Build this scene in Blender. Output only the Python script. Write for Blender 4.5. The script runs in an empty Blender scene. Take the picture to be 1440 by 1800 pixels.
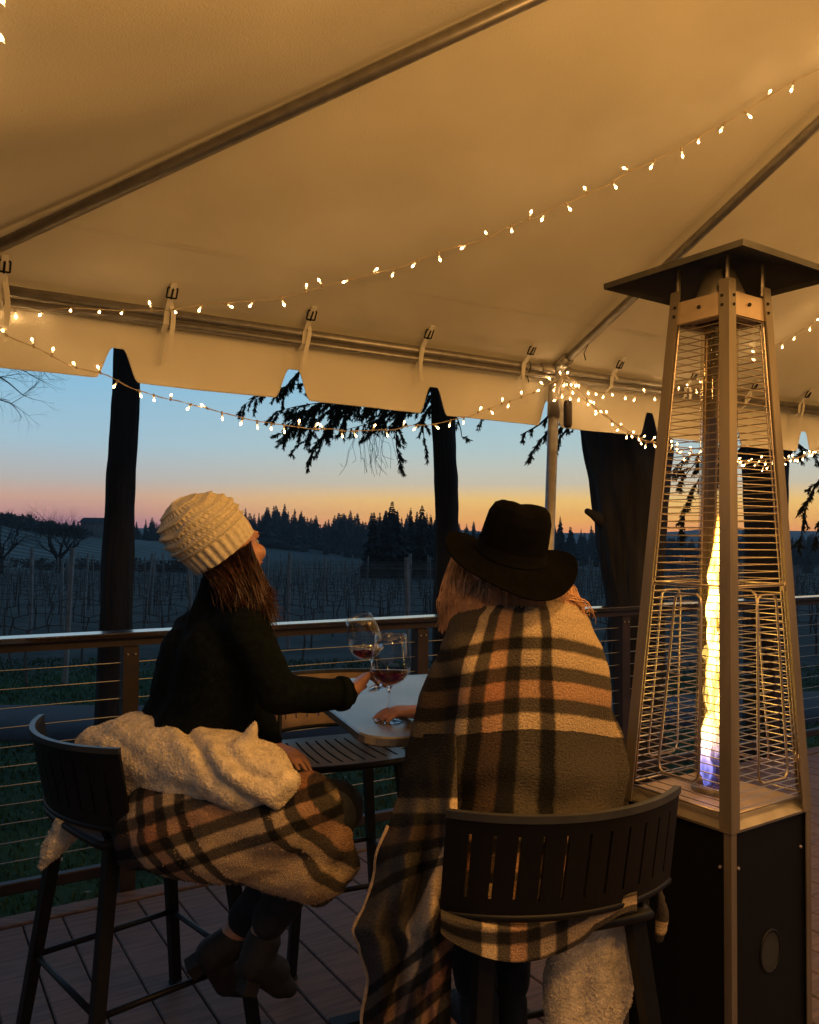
import bpy, bmesh, math, random
from mathutils import Vector, Matrix, Quaternion, noise
sin, cos, pi, R = math.sin, math.cos, math.pi, math.radians
S = bpy.context.scene
COL = S.collection
rnd = random.Random(7)

# ------------------------------------------------------------------ camera
F_PX, PITCH, ROLL, EYE, TH = 1475.0, .030, .0075, 1.478, .554
fwd = Vector((0, cos(PITCH), sin(PITCH)))
up0 = Vector((0, -sin(PITCH), cos(PITCH)))
rt = Vector((1, 0, 0)) * cos(ROLL) + up0 * sin(ROLL)
upv = -Vector((1, 0, 0)) * sin(ROLL) + up0 * cos(ROLL)
cd = bpy.data.cameras.new('camera')
cam = bpy.data.objects.new('camera', cd)
COL.objects.link(cam)
cd.sensor_fit = 'HORIZONTAL'
cd.sensor_width = 36
cd.lens = 36 * F_PX / 1440
cd.clip_start = .05
cd.clip_end = 6000
cam.matrix_world = Matrix(((rt.x, upv.x, -fwd.x, 0), (rt.y, upv.y, -fwd.y, 0), (rt.z, upv.z, -fwd.z, EYE), (0, 0, 0, 1)))
S.camera = cam
EYEV = Vector((0, 0, EYE))

# ------------------------------------------------------------------ sky and exposure (the sun has set: no sun lamp)
w = bpy.data.worlds.new('World')
S.world = w
w.use_nodes = True
SKY_STRENGTH = 1.68
SUN_AZ = R(22)            # afterglow a little right of the view
def build_world():
    nt = w.node_tree
    nt.nodes.clear()
    N = nt.nodes.new
    L = nt.links.new
    out = N('ShaderNodeOutputWorld')
    bg = N('ShaderNodeBackground')
    L(bg.outputs[0], out.inputs[0])
    bg.inputs[1].default_value = SKY_STRENGTH
    tc = N('ShaderNodeTexCoord')
    sp = N('ShaderNodeSeparateXYZ')
    L(tc.outputs['Generated'], sp.inputs[0])
    def ramp(stops):
        r = N('ShaderNodeValToRGB')
        e = r.color_ramp.elements
        while len(e) > 1:
            e.remove(e[0])
        for i, (p, c) in enumerate(stops):
            x = e[0] if i == 0 else e.new(p)
            x.position = p
            x.color = (c[0], c[1], c[2], 1)
        return r
    mr = N('ShaderNodeMapRange')
    mr.inputs['From Min'].default_value = -.1
    mr.inputs['From Max'].default_value = .9
    L(sp.outputs['Z'], mr.inputs['Value'])
    z = lambda v: v + .1
    # twilight arch: glow side and the cooler, pinker side away from it
    glow = ramp([(0, (.02, .03, .045)), (z(-.012), (.10, .085, .11)), (z(.0), (.74, .22, .085)), (z(.022), (.80, .37, .06)), (z(.044), (.67, .41, .11)),
                 (z(.064), (.42, .37, .27)), (z(.105), (.29, .375, .375)), (z(.17), (.195, .34, .42)), (z(.30), (.125, .26, .40)), (z(.6), (.05, .12, .23))])
    cool = ramp([(0, (.02, .03, .045)), (z(-.012), (.08, .08, .13)), (z(.012), (.36, .165, .22)), (z(.026), (.50, .25, .20)), (z(.042), (.47, .28, .20)),
                 (z(.062), (.34, .315, .29)), (z(.105), (.24, .35, .41)), (z(.17), (.17, .325, .44)), (z(.30), (.115, .25, .40)), (z(.6), (.045, .11, .22))])
    L(mr.outputs[0], glow.inputs[0])
    L(mr.outputs[0], cool.inputs[0])
    at2 = N('ShaderNodeMath'); at2.operation = 'ARCTAN2'
    L(sp.outputs['X'], at2.inputs[0]); L(sp.outputs['Y'], at2.inputs[1])
    sub = N('ShaderNodeMath'); sub.operation = 'SUBTRACT'
    L(at2.outputs[0], sub.inputs[0]); sub.inputs[1].default_value = SUN_AZ
    ab = N('ShaderNodeMath'); ab.operation = 'COSINE'
    L(sub.outputs[0], ab.inputs[0])
    m2 = N('ShaderNodeMapRange')
    m2.interpolation_type = 'SMOOTHSTEP'
    m2.inputs['From Min'].default_value = .70
    m2.inputs['From Max'].default_value = .995
    L(ab.outputs[0], m2.inputs['Value'])
    mx = N('ShaderNodeMix'); mx.data_type = 'RGBA'
    L(m2.outputs[0], mx.inputs[0])
    L(cool.outputs[0], mx.inputs[6]); L(glow.outputs[0], mx.inputs[7])
    # the sky away from the afterglow is deeper and darker
    m4 = N('ShaderNodeMapRange'); m4.interpolation_type = 'SMOOTHSTEP'
    m4.inputs['From Min'].default_value = -.75; m4.inputs['From Max'].default_value = .70
    m4.inputs['To Min'].default_value = .22; m4.inputs['To Max'].default_value = 1
    L(ab.outputs[0], m4.inputs['Value'])
    vs = N('ShaderNodeVectorMath'); vs.operation = 'SCALE'
    L(mx.outputs[2], vs.inputs[0]); L(m4.outputs[0], vs.inputs['Scale'])
    L(vs.outputs[0], bg.inputs[0])
build_world()
S.view_settings.view_transform = 'Standard'
S.view_settings.look = 'None'
S.view_settings.gamma = 1
S.view_settings.exposure = 0
S.view_settings.use_curve_mapping = False
S.cycles.use_denoising = True
S.cycles.max_bounces = 8
S.cycles.transmission_bounces = 8
S.cycles.transparent_max_bounces = 16
S.cycles.diffuse_bounces = 4
S.cycles.sample_clamp_indirect = 6

# ------------------------------------------------------------------ helpers
def ray(px, py):
    return fwd + rt * ((px - 720) / F_PX) - upv * ((py - 900) / F_PX)
def at(px, py, Y):
    d = ray(px, py)
    return EYEV + d * (Y / d.y)
def atZ(px, py, Z):
    d = ray(px, py)
    return EYEV + d * ((Z - EYE) / d.z)
CT, ST = cos(TH), sin(TH)
def T(e, n, z):                       # tent / deck frame: e along the rail, n towards the viewer
    return Vector((e * CT + n * ST, e * ST - n * CT, z))
def atn(px, py, n):
    d = ray(px, py)
    return EYEV + d * (n / (d.x * ST - d.y * CT))
def en(p):
    return p.x * CT + p.y * ST, p.x * ST - p.y * CT
def lerp(a, b, t):
    return a + (b - a) * t
def sst(a, b, x):
    t = max(0, min(1, (x - a) / (b - a)))
    return t * t * (3 - 2 * t)
def interp(tab, x):                   # piecewise linear table lookup [(x, v...)]
    if x <= tab[0][0]:
        return tab[0][1:]
    for a, b in zip(tab, tab[1:]):
        if x <= b[0]:
            t = (x - a[0]) / (b[0] - a[0])
            t = t * t * (3 - 2 * t)*.5 + t*.5
            return tuple(lerp(p, q, t) for p, q in zip(a[1:], b[1:]))
    return tab[-1][1:]

def wloc(o):
    v = Vector((0, 0, 0))
    while o:
        v = v + o.location
        o = o.parent
    return v

class MB:
    def __init__(s):
        s.v, s.f, s.uv = [], [], None
    def add(s, vs, fs):
        n = len(s.v)
        s.v += [Vector(p) for p in vs]
        s.f += [tuple(i + n for i in f) for f in fs]
    def box(s, c, size, M=None, bev=0):
        x, y, z = size[0] / 2, size[1] / 2, size[2] / 2
        if bev:
            b = bev
            vs = []
            for sz, ins in ((-z, b), (-z + b, 0), (z - b, 0), (z, b)):
                for sx, sy in ((-1, -1), (1, -1), (1, 1), (-1, 1)):
                    vs.append(Vector((sx * (x - ins), sy * (y - ins), sz)))
            fs = [(3, 2, 1, 0), (12, 13, 14, 15)]
            for k in range(3):
                for i in range(4):
                    j = (i + 1) % 4
                    fs.append((k * 4 + i, k * 4 + j, k * 4 + 4 + j, k * 4 + 4 + i))
        else:
            vs = [Vector((sx * x, sy * y, sz * z)) for sz in (-1, 1) for sx, sy in ((-1, -1), (1, -1), (1, 1), (-1, 1))]
            fs = [(3, 2, 1, 0), (4, 5, 6, 7), (0, 1, 5, 4), (1, 2, 6, 5), (2, 3, 7, 6), (3, 0, 4, 7)]
        if M is not None:
            vs = [M @ p for p in vs]
        c = Vector(c)
        s.add([p + c for p in vs], fs)
        return s
    def tube(s, path, r, sides=8, caps=True, closed=False, twist=0, flat=1.0, upref=None):
        path = [Vector(p) for p in path]
        n = len(path)
        rs = r if isinstance(r, (list, tuple)) else [r] * n
        vs, fs = [], []
        prev = None
        for i, p in enumerate(path):
            a = path[i - 1] if (i > 0 or closed) else p
            b = path[(i + 1) % n] if (i < n - 1 or closed) else p
            t = (b - a)
            if t.length < 1e-9:
                t = Vector((0, 0, 1))
            t.normalize()
            ref = upref if upref is not None else prev
            if ref is None:
                ref = Vector((0, 0, 1)) if abs(t.z) < .9 else Vector((1, 0, 0))
            x = (ref - t * ref.dot(t))
            if x.length < 1e-6:
                x = t.orthogonal()
            x.normalize()
            y = t.cross(x)
            prev = x
            for k in range(sides):
                a_ = 2 * pi * (k + .5) / sides + twist
                vs.append(p + (x * cos(a_) + y * sin(a_) * flat) * rs[i])
        m = n if closed else n - 1
        for i in range(m):
            for k in range(sides):
                k2 = (k + 1) % sides
                i2 = (i + 1) % n
                fs.append((i * sides + k, i * sides + k2, i2 * sides + k2, i2 * sides + k))
        if caps and not closed:
            fs.append(tuple(range(sides))[::-1])
            fs.append(tuple(range((n - 1) * sides, n * sides)))
        s.add(vs, fs)
        return s
    def bar(s, a, b, wd, ht, upref=None):   # square bar between two points
        s.tube([a, b], [1, 1], 4, upref=upref) if False else None
        a, b = Vector(a), Vector(b)
        t = (b - a).normalized()
        ref = Vector(upref) if upref is not None else (Vector((0, 0, 1)) if abs(t.z) < .9 else Vector((0, 1, 0)))
        x = (ref - t * ref.dot(t)).normalized()
        y = t.cross(x)
        vs = []
        for p in (a, b):
            for sx, sy in ((-1, -1), (1, -1), (1, 1), (-1, 1)):
                vs.append(p + x * (sx * ht / 2) + y * (sy * wd / 2))
        s.add(vs, [(3, 2, 1, 0), (4, 5, 6, 7), (0, 1, 5, 4), (1, 2, 6, 5), (2, 3, 7, 6), (3, 0, 4, 7)])
        return s
    def lathe(s, prof, M=None, seg=32, c=(0, 0, 0)):
        vs, fs = [], []
        for (r, z) in prof:
            for k in range(seg):
                a = 2 * pi * k / seg
                vs.append(Vector((r * cos(a), r * sin(a), z)))
        for i in range(len(prof) - 1):
            for k in range(seg):
                k2 = (k + 1) % seg
                fs.append((i * seg + k, i * seg + k2, (i + 1) * seg + k2, (i + 1) * seg + k))
        if M is not None:
            vs = [M @ v for v in vs]
        s.add([v + Vector(c) for v in vs], fs)
        return s
    def grid(s, fn, nu, nv, closed_u=False):
        vs = [fn(i / nu, j / nv) for j in range(nv + 1) for i in range(nu + (0 if closed_u else 1))]
        w_ = nu if closed_u else nu + 1
        fs = []
        for j in range(nv):
            for i in range(nu):
                i2 = (i + 1) % w_
                fs.append((j * w_ + i, j * w_ + i2, (j + 1) * w_ + i2, (j + 1) * w_ + i))
        s.add(vs, fs)
        return s
    def ball(s, c, rad, M=None, seg=16, rings=10):
        rx, ry, rz = rad if isinstance(rad, (tuple, list)) else (rad,) * 3
        vs = [Vector((0, 0, -rz))]
        for j in range(1, rings):
            a = pi * j / rings - pi / 2
            for k in range(seg):
                b = 2 * pi * k / seg
                vs.append(Vector((rx * cos(a) * cos(b), ry * cos(a) * sin(b), rz * sin(a))))
        vs.append(Vector((0, 0, rz)))
        fs = [(0, 1 + (k + 1) % seg, 1 + k) for k in range(seg)]
        for j in range(rings - 2):
            for k in range(seg):
                k2 = (k + 1) % seg
                fs.append((1 + j * seg + k, 1 + j * seg + k2, 1 + (j + 1) * seg + k2, 1 + (j + 1) * seg + k))
        n = len(vs) - 1
        o = 1 + (rings - 2) * seg
        fs += [(o + k, o + (k + 1) % seg, n) for k in range(seg)]
        if M is not None:
            vs = [M @ v for v in vs]
        s.add([v + Vector(c) for v in vs], fs)
        return s
    def cone(s, p1, r1, p2, r2, seg=14):    # capsule with two radii
        p1, p2 = Vector(p1), Vector(p2)
        d = p2 - p1
        t = d.normalized() if d.length > 1e-6 else Vector((0, 0, 1))
        path, rs = [], []
        for a in (85, 60, 35, 10):
            path.append(p1 - t * (r1 * sin(R(a)))); rs.append(r1 * cos(R(a)))
        for a in (10, 35, 60, 85):
            path.append(p2 + t * (r2 * sin(R(a)))); rs.append(r2 * cos(R(a)))
        return s.tube(path, rs, seg)
    def chain(s, pts):                      # [(p, r), ...]
        for (a, ra), (b, rb) in zip(pts, pts[1:]):
            s.cone(a, ra, b, rb)
        return s
    def mesh(s, name, off=Vector((0, 0, 0)), smooth=False):
        me = bpy.data.meshes.new(name)
        me.from_pydata([tuple(p - off) for p in s.v], [], s.f)
        if smooth:
            me.polygons.foreach_set('use_smooth', [True] * len(me.polygons))
        if s.uv:
            lay = me.uv_layers.new(name='UVMap')
            for lp in me.loops:
                lay.data[lp.index].uv = s.uv[lp.vertex_index]
        me.update()
        return me
    def build(s, name, m, parent=None, smooth=False, kind=None):
        me = s.mesh(name, wloc(parent) if parent else Vector((0, 0, 0)), smooth)
        return link(name, me, m, parent, kind)

def link(name, me, m, parent=None, kind=None):
    o = bpy.data.objects.new(name, me)
    COL.objects.link(o)
    if m is not None and not me.materials:
        me.materials.append(m)
    if parent:
        o.parent = parent
    if kind:
        o['kind'] = kind
    return o
def tag(o, label=None, cat=None, group=None, kind=None):
    if label: o['label'] = label
    if cat: o['category'] = cat
    if group: o['group'] = group
    if kind: o['kind'] = kind
    return o
def thing(name, loc, label=None, cat=None, group=None, rz=0):
    o = bpy.data.objects.new(name, None)
    o.empty_display_size = .1
    COL.objects.link(o)
    o.location = loc
    o.rotation_euler = (0, 0, rz)
    return tag(o, label, cat, group)
def kids(o):
    return [c for c in o.children]
def copy_tree(o, parent=None):
    c = o.copy()
    COL.objects.link(c)
    c.parent = parent
    for ch in kids(o):
        copy_tree(ch, c)
    return c

def remesh(mb, voxel, smooth=4, disp=None, fac=.5, dec=None):
    me = mb.mesh('tmp')
    o = bpy.data.objects.new('tmp', me)
    COL.objects.link(o)
    m = o.modifiers.new('r', 'REMESH'); m.mode = 'VOXEL'; m.voxel_size = voxel
    if smooth:
        m = o.modifiers.new('s', 'SMOOTH'); m.factor = fac; m.iterations = smooth
    dg = bpy.context.evaluated_depsgraph_get()
    dg.update()
    me2 = bpy.data.meshes.new_from_object(o.evaluated_get(dg))
    bpy.data.objects.remove(o)
    bpy.data.meshes.remove(me)
    if disp:
        nr = [v.normal.copy() for v in me2.vertices]
        for v, n_ in zip(me2.vertices, nr):
            v.co += disp(v.co, n_)
    me2.polygons.foreach_set('use_smooth', [True] * len(me2.polygons))
    me2.update()
    return me2
def place_mesh(name, me, m, parent=None, uvf=None, kind=None):
    if uvf:
        lay = me.uv_layers.new(name='UVMap')
        uv = [uvf(v.co, v.normal) for v in me.vertices]
        for lp in me.loops:
            lay.data[lp.index].uv = uv[lp.vertex_index]
    if parent:
        off = wloc(parent)
        me.transform(Matrix.Translation(-off))
    me.name = name
    me.materials.clear()
    return link(name, me, m, parent, kind)

# ------------------------------------------------------------------ materials
def mat(name, col, rough=.6, metal=0, var=.25, scale=8, bump=0, bscale=60, sheen=0, spec=.5, stretch=None, coat=0, sss=0, detail=4):
    m = bpy.data.materials.new(name)
    m.use_nodes = True
    nt = m.node_tree
    b = nt.nodes['Principled BSDF']
    L = nt.links.new
    b.inputs['Roughness'].default_value = rough
    b.inputs['Metallic'].default_value = metal
    b.inputs['Specular IOR Level'].default_value = spec
    if sheen:
        b.inputs['Sheen Weight'].default_value = sheen
        b.inputs['Sheen Roughness'].default_value = .6
    if coat:
        b.inputs['Coat Weight'].default_value = coat
    tc = nt.nodes.new('ShaderNodeTexCoord')
    mp = nt.nodes.new('ShaderNodeMapping')
    L(tc.outputs['Object'], mp.inputs[0])
    if stretch:
        mp.inputs['Scale'].default_value = stretch
    nz = nt.nodes.new('ShaderNodeTexNoise')
    nz.inputs['Scale'].default_value = scale
    nz.inputs['Detail'].default_value = detail
    L(mp.outputs[0], nz.inputs['Vector'])
    cr = nt.nodes.new('ShaderNodeValToRGB')
    cr.color_ramp.elements[0].position = .3
    cr.color_ramp.elements[1].position = .7
    cr.color_ramp.elements[0].color = tuple(c * (1 - var) for c in col[:3]) + (1,)
    cr.color_ramp.elements[1].color = tuple(min(1, c * (1 + var)) for c in col[:3]) + (1,)
    L(nz.outputs[0], cr.inputs[0])
    L(cr.outputs[0], b.inputs['Base Color'])
    if bump:
        n2 = nt.nodes.new('ShaderNodeTexNoise')
        n2.inputs['Scale'].default_value = bscale
        n2.inputs['Detail'].default_value = 3
        L(mp.outputs[0], n2.inputs['Vector'])
        bp = nt.nodes.new('ShaderNodeBump')
        bp.inputs['Strength'].default_value = 1
        bp.inputs['Distance'].default_value = bump
        L(n2.outputs[0], bp.inputs['Height'])
        L(bp.outputs[0], b.inputs['Normal'])
    return m
def emit(name, col, st):
    m = bpy.data.materials.new(name)
    m.use_nodes = True
    nt = m.node_tree
    nt.nodes.clear()
    e = nt.nodes.new('ShaderNodeEmission')
    e.inputs[0].default_value = (*col, 1)
    e.inputs[1].default_value = st
    o = nt.nodes.new('ShaderNodeOutputMaterial')
    nt.links.new(e.outputs[0], o.inputs[0])
    return m
def glassmat(name, col=(1, 1, 1), rough=0, ior=1.47):
    m = bpy.data.materials.new(name)
    m.use_nodes = True
    b = m.node_tree.nodes['Principled BSDF']
    b.inputs['Base Color'].default_value = (*col, 1)
    b.inputs['Transmission Weight'].default_value = 1
    b.inputs['Roughness'].default_value = rough
    b.inputs['IOR'].default_value = ior
    return m
def plaid(name):
    m = bpy.data.materials.new(name)
    m.use_nodes = True
    nt = m.node_tree
    N, L = nt.nodes.new, nt.links.new
    b = nt.nodes['Principled BSDF']
    b.inputs['Roughness'].default_value = .95
    b.inputs['Specular IOR Level'].default_value = .1
    b.inputs['Sheen Weight'].default_value = .03
    Tn, K, D, Rr = (.50, .37, .225), (.012, .0115, .0115), (.0125, .0115, .0112), (.32, .15, .085)
    seq = [(K, .20), (Tn, .034), (D, .034), (Rr, .036), (D, .034), (Tn, .034), (D, .030), (Tn, .20), (D, .030), (Tn, .034), (D, .034), (Rr, .036), (D, .034), (Tn, .034)]
    tot = sum(q[1] for q in seq)
    uvn = N('ShaderNodeUVMap')
    # slight weave wobble of the stripe edges
    nz = N('ShaderNodeTexNoise'); nz.inputs['Scale'].default_value = 60
    L(uvn.outputs[0], nz.inputs['Vector'])
    vm = N('ShaderNodeVectorMath'); vm.operation = 'SCALE'; vm.inputs['Scale'].default_value = .006
    L(nz.outputs['Color'], vm.inputs[0])
    va = N('ShaderNodeVectorMath'); va.operation = 'ADD'
    L(uvn.outputs[0], va.inputs[0]); L(vm.outputs[0], va.inputs[1])
    sp = N('ShaderNodeSeparateXYZ')
    L(va.outputs[0], sp.inputs[0])
    outs = []
    for ax in (0, 1):
        d = N('ShaderNodeMath'); d.operation = 'DIVIDE'; d.inputs[1].default_value = tot
        L(sp.outputs[ax], d.inputs[0])
        fr = N('ShaderNodeMath'); fr.operation = 'FRACT'
        L(d.outputs[0], fr.inputs[0])
        cr = N('ShaderNodeValToRGB')
        cr.color_ramp.interpolation = 'LINEAR'
        el = cr.color_ramp.elements
        el.remove(el[1])
        p = 0
        e_ = .0022 / tot
        first = True
        for c, wd in seq:
            for q in (p / tot + e_, (p + wd) / tot - e_):
                if first:
                    x = el[0]; first = False
                else:
                    x = el.new(q)
                x.position = q
                x.color = (*c, 1)
            p += wd
        L(fr.outputs[0], cr.inputs[0])
        outs.append(cr)
    mx = N('ShaderNodeMix'); mx.data_type = 'RGBA'; mx.blend_type = 'MULTIPLY'; mx.inputs[0].default_value = 1
    L(outs[0].outputs[0], mx.inputs[6]); L(outs[1].outputs[0], mx.inputs[7])
    g = N('ShaderNodeGamma'); g.inputs[1].default_value = .5
    L(mx.outputs[2], g.inputs[0])
    n2 = N('ShaderNodeTexNoise'); n2.inputs['Scale'].default_value = 230; n2.inputs['Detail'].default_value = 3
    L(uvn.outputs[0], n2.inputs['Vector'])
    m3 = N('ShaderNodeMapRange'); m3.inputs['From Min'].default_value = .3; m3.inputs['From Max'].default_value = .7; m3.inputs['To Min'].default_value = .62; m3.inputs['To Max'].default_value = 1.25
    L(n2.outputs[0], m3.inputs[0])
    vs = N('ShaderNodeVectorMath'); vs.operation = 'SCALE'
    L(g.outputs[0], vs.inputs[0]); L(m3.outputs[0], vs.inputs['Scale'])
    L(vs.outputs[0], b.inputs['Base Color'])
    bp = N('ShaderNodeBump'); bp.inputs['Distance'].default_value = .004
    L(n2.outputs[0], bp.inputs['Height']); L(bp.outputs[0], b.inputs['Normal'])
    return m

M = {}
M['canvas'] = mat('tent_canvas', (.71, .665, .56), .75, var=.09, scale=1.6, bump=.0012, bscale=160, spec=.25, detail=8)
M['seam'] = mat('canvas_seam', (.69, .65, .56), .75, var=.05)
M['alu'] = mat('aluminium_pole', (.33, .31, .29), .42, metal=.8, var=.15, scale=20)
M['steel'] = mat('brushed_steel', (.34, .30, .25), .42, metal=.85, var=.2, scale=14, stretch=(1, 1, .1))
M['post'] = mat('heater_post_metal', (.20, .165, .125), .5, metal=.4, var=.25, scale=16, stretch=(1, 1, .15))
M['wire'] = mat('grille_wire', (.46, .38, .30), .35, metal=.85, var=.1)
M['blackpaint'] = mat('black_powder_coat', (.0035, .0035, .0035), .6, var=.3, scale=30, bump=.0004, bscale=400, spec=.2)
M['hood'] = mat('hood_metal', (.05, .047, .042), .5, metal=.35, var=.45, scale=7, bump=.002, bscale=9)
M['plate'] = mat('burner_plate_metal', (.50, .38, .26), .5, metal=.55, var=.2, scale=9)
M['stool'] = mat('dark_stool_metal', (.004, .004, .0042), .5, var=.25, scale=20, spec=.3)
M['seatslat'] = mat('stool_seat_metal', (.035, .036, .038), .34, var=.25, scale=18)
M['table'] = mat('table_top_metal', (.28, .265, .25), .25, metal=.58, var=.25, scale=5, bump=.0002, bscale=200)
M['deck'] = mat('deck_composite', (.15, .098, .078), .62, var=.35, scale=5, stretch=(1, 12, 12), bump=.0012, bscale=18)
M['rail'] = mat('rail_cap_wood', (.030, .019, .013), .2, var=.3, scale=6, coat=1)
M['rail'].node_tree.nodes['Principled BSDF'].inputs['Coat IOR'].default_value = 2.1
M['rail'].node_tree.nodes['Principled BSDF'].inputs['Coat Roughness'].default_value = .1
M['railpost'] = mat('rail_post_wood', (.026, .014, .010), .55, var=.3, scale=9)
M['cable'] = mat('steel_cable', (.30, .29, .25), .5, metal=.7, var=.1)
M['bark'] = mat('dark_bark', (.028, .025, .023), .95, var=.5, scale=5, stretch=(1, 1, .22), bump=.03, bscale=9)
M['needle'] = mat('fir_needles', (.020, .032, .016), .8, var=.4, scale=2)
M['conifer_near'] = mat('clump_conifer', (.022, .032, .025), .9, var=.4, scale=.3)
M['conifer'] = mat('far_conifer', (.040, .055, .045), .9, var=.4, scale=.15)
M['oak'] = mat('bare_oak_bark', (.040, .036, .031), .95, var=.35, scale=2)
M['vine'] = mat('dormant_vine', (.09, .078, .07), .95, var=.4, scale=4)
M['vpost'] = mat('weathered_vineyard_post', (.27, .26, .24), .9, var=.3, scale=5)
M['grass'] = mat('grass_blades', (.034, .088, .028), .8, var=.5, scale=.7)
M['leaf'] = mat('fallen_leaf', (.30, .25, .17), .8, var=.4, scale=9)
M['asphalt'] = mat('asphalt_path', (.045, .043, .045), .9, var=.35, scale=1.2, bump=.01, bscale=50)
M['skin'] = mat('skin', (.50, .25, .16), .5, var=.12, scale=30, bump=.0006, bscale=120)
M['skin'].node_tree.nodes['Principled BSDF'].inputs['Subsurface Weight'].default_value = .15
M['skin'].node_tree.nodes['Principled BSDF'].inputs['Subsurface Radius'].default_value = (.01, .004, .002)
M['lips'] = mat('lips', (.42, .13, .11), .4, var=.1)
M['eye'] = mat('eye_white', (.25, .22, .2), .2, var=.05)
M['sweater'] = mat('dark_sweater', (.0052, .0075, .0075), .95, var=.4, scale=60, bump=.002, bscale=260, spec=.06)
M['pants'] = mat('dark_jeans', (.014, .016, .02), .9, var=.4, scale=30, bump=.001, bscale=300)
M['boot'] = mat('black_suede_boot', (.012, .011, .011), .7, var=.4, scale=30, bump=.001, bscale=150)
M['felt'] = mat('black_felt', (.0025, .0023, .0022), .95, var=.35, scale=40, bump=.0008, bscale=300, spec=.04)
M['band'] = mat('hat_band_ribbon', (.0030, .0028, .0027), .9, spec=.1, var=.3, scale=40)
M['knit'] = mat('cream_knit', (.66, .58, .42), .95, var=.14, scale=90, bump=.0025, bscale=320, sheen=.15)
M['sherpa'] = mat('cream_sherpa', (.80, .68, .48), 1.0, var=.2, scale=38, bump=.006, bscale=110, sheen=.1)
M['hair_dark'] = mat('auburn_hair', (.040, .014, .009), .5, var=.5, scale=14)
M['hair_fair'] = mat('strawberry_blonde_hair', (.46, .26, .145), .5, var=.45, scale=22)
M['plaid'] = plaid('plaid_fleece')
M['glass'] = glassmat('clear_glass')
def thinglass(name, tint, k=1.0):
    m = bpy.data.materials.new(name)
    m.use_nodes = True
    nt = m.node_tree
    nt.nodes.clear()
    N, L = nt.nodes.new, nt.links.new
    o = N('ShaderNodeOutputMaterial'); t = N('ShaderNodeBsdfTransparent'); g_ = N('ShaderNodeBsdfGlossy'); f_ = N('ShaderNodeFresnel'); x = N('ShaderNodeMixShader')
    t.inputs[0].default_value = (*tint, 1)
    g_.inputs['Roughness'].default_value = .03
    gm_ = N('ShaderNodeNewGeometry'); ir = N('ShaderNodeMapRange')      # same reflectance from both sides of the thin wall
    ir.inputs['To Min'].default_value = 1.5; ir.inputs['To Max'].default_value = 1 / 1.5
    L(gm_.outputs['Backfacing'], ir.inputs[0]); L(ir.outputs[0], f_.inputs['IOR'])
    q = N('ShaderNodeMath'); q.operation = 'MULTIPLY'; q.inputs[1].default_value = k; q.use_clamp = True
    L(f_.outputs[0], q.inputs[0]); L(q.outputs[0], x.inputs[0]); L(t.outputs[0], x.inputs[1]); L(g_.outputs[0], x.inputs[2]); L(x.outputs[0], o.inputs[0])
    return m
M['tubeglass'] = thinglass('quartz_tube_glass', (.95, .90, .80), 1.5)
M['bowlglass'] = thinglass('thin_bowl_glass', (.96, .96, .95), 2.0)
M['wine'] = glassmat('red_wine', (.07, .002, .010), 0, 1.34)
M['bulb'] = emit('lit_bulb', (1, .58, .22), 42)
M['bulbbody'] = emit('glowing_bulb_glass', (1, .60, .25), 2.2)
M['cord'] = mat('string_light_wire', (.50, .40, .27), .6, var=.2)
M['rubber'] = mat('black_rubber', (.02, .02, .02), .8)

# ------------------------------------------------------------------ terrain and setting
PATHW = [( -40, 9.6), (-9, 9.75), (-3, 9.9), (0, 10.15), (3, 10.7), (9, 12), (40, 22)]
def gz(X, Y):
    z = -.60 - .022 * max(0, min(Y, 70) - 3) - .023 * max(0, min(Y, 230) - 70)
    # bare hillside on the left, lower swell further along
    z += 12.2 * math.exp(-((X + 118) / 48) ** 2 - ((Y - 190) / 62) ** 2)
    z += 4.6 * math.exp(-((X + 45) / 30) ** 2 - ((Y - 240) / 50) ** 2)
    z += 1.2 * sst(150, 330, Y) * (.6 + .4 * noise.noise(Vector((X * .006, Y * .004, 3))))
    z += .10 * noise.noise(Vector((X * .12, Y * .12, 0))) * sst(4, 14, Y) + .6 * noise.noise(Vector((X * .02, Y * .02, 5))) * sst(30, 90, Y)
    z -= 9 * sst(360, 800, Y)
    return z
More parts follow.
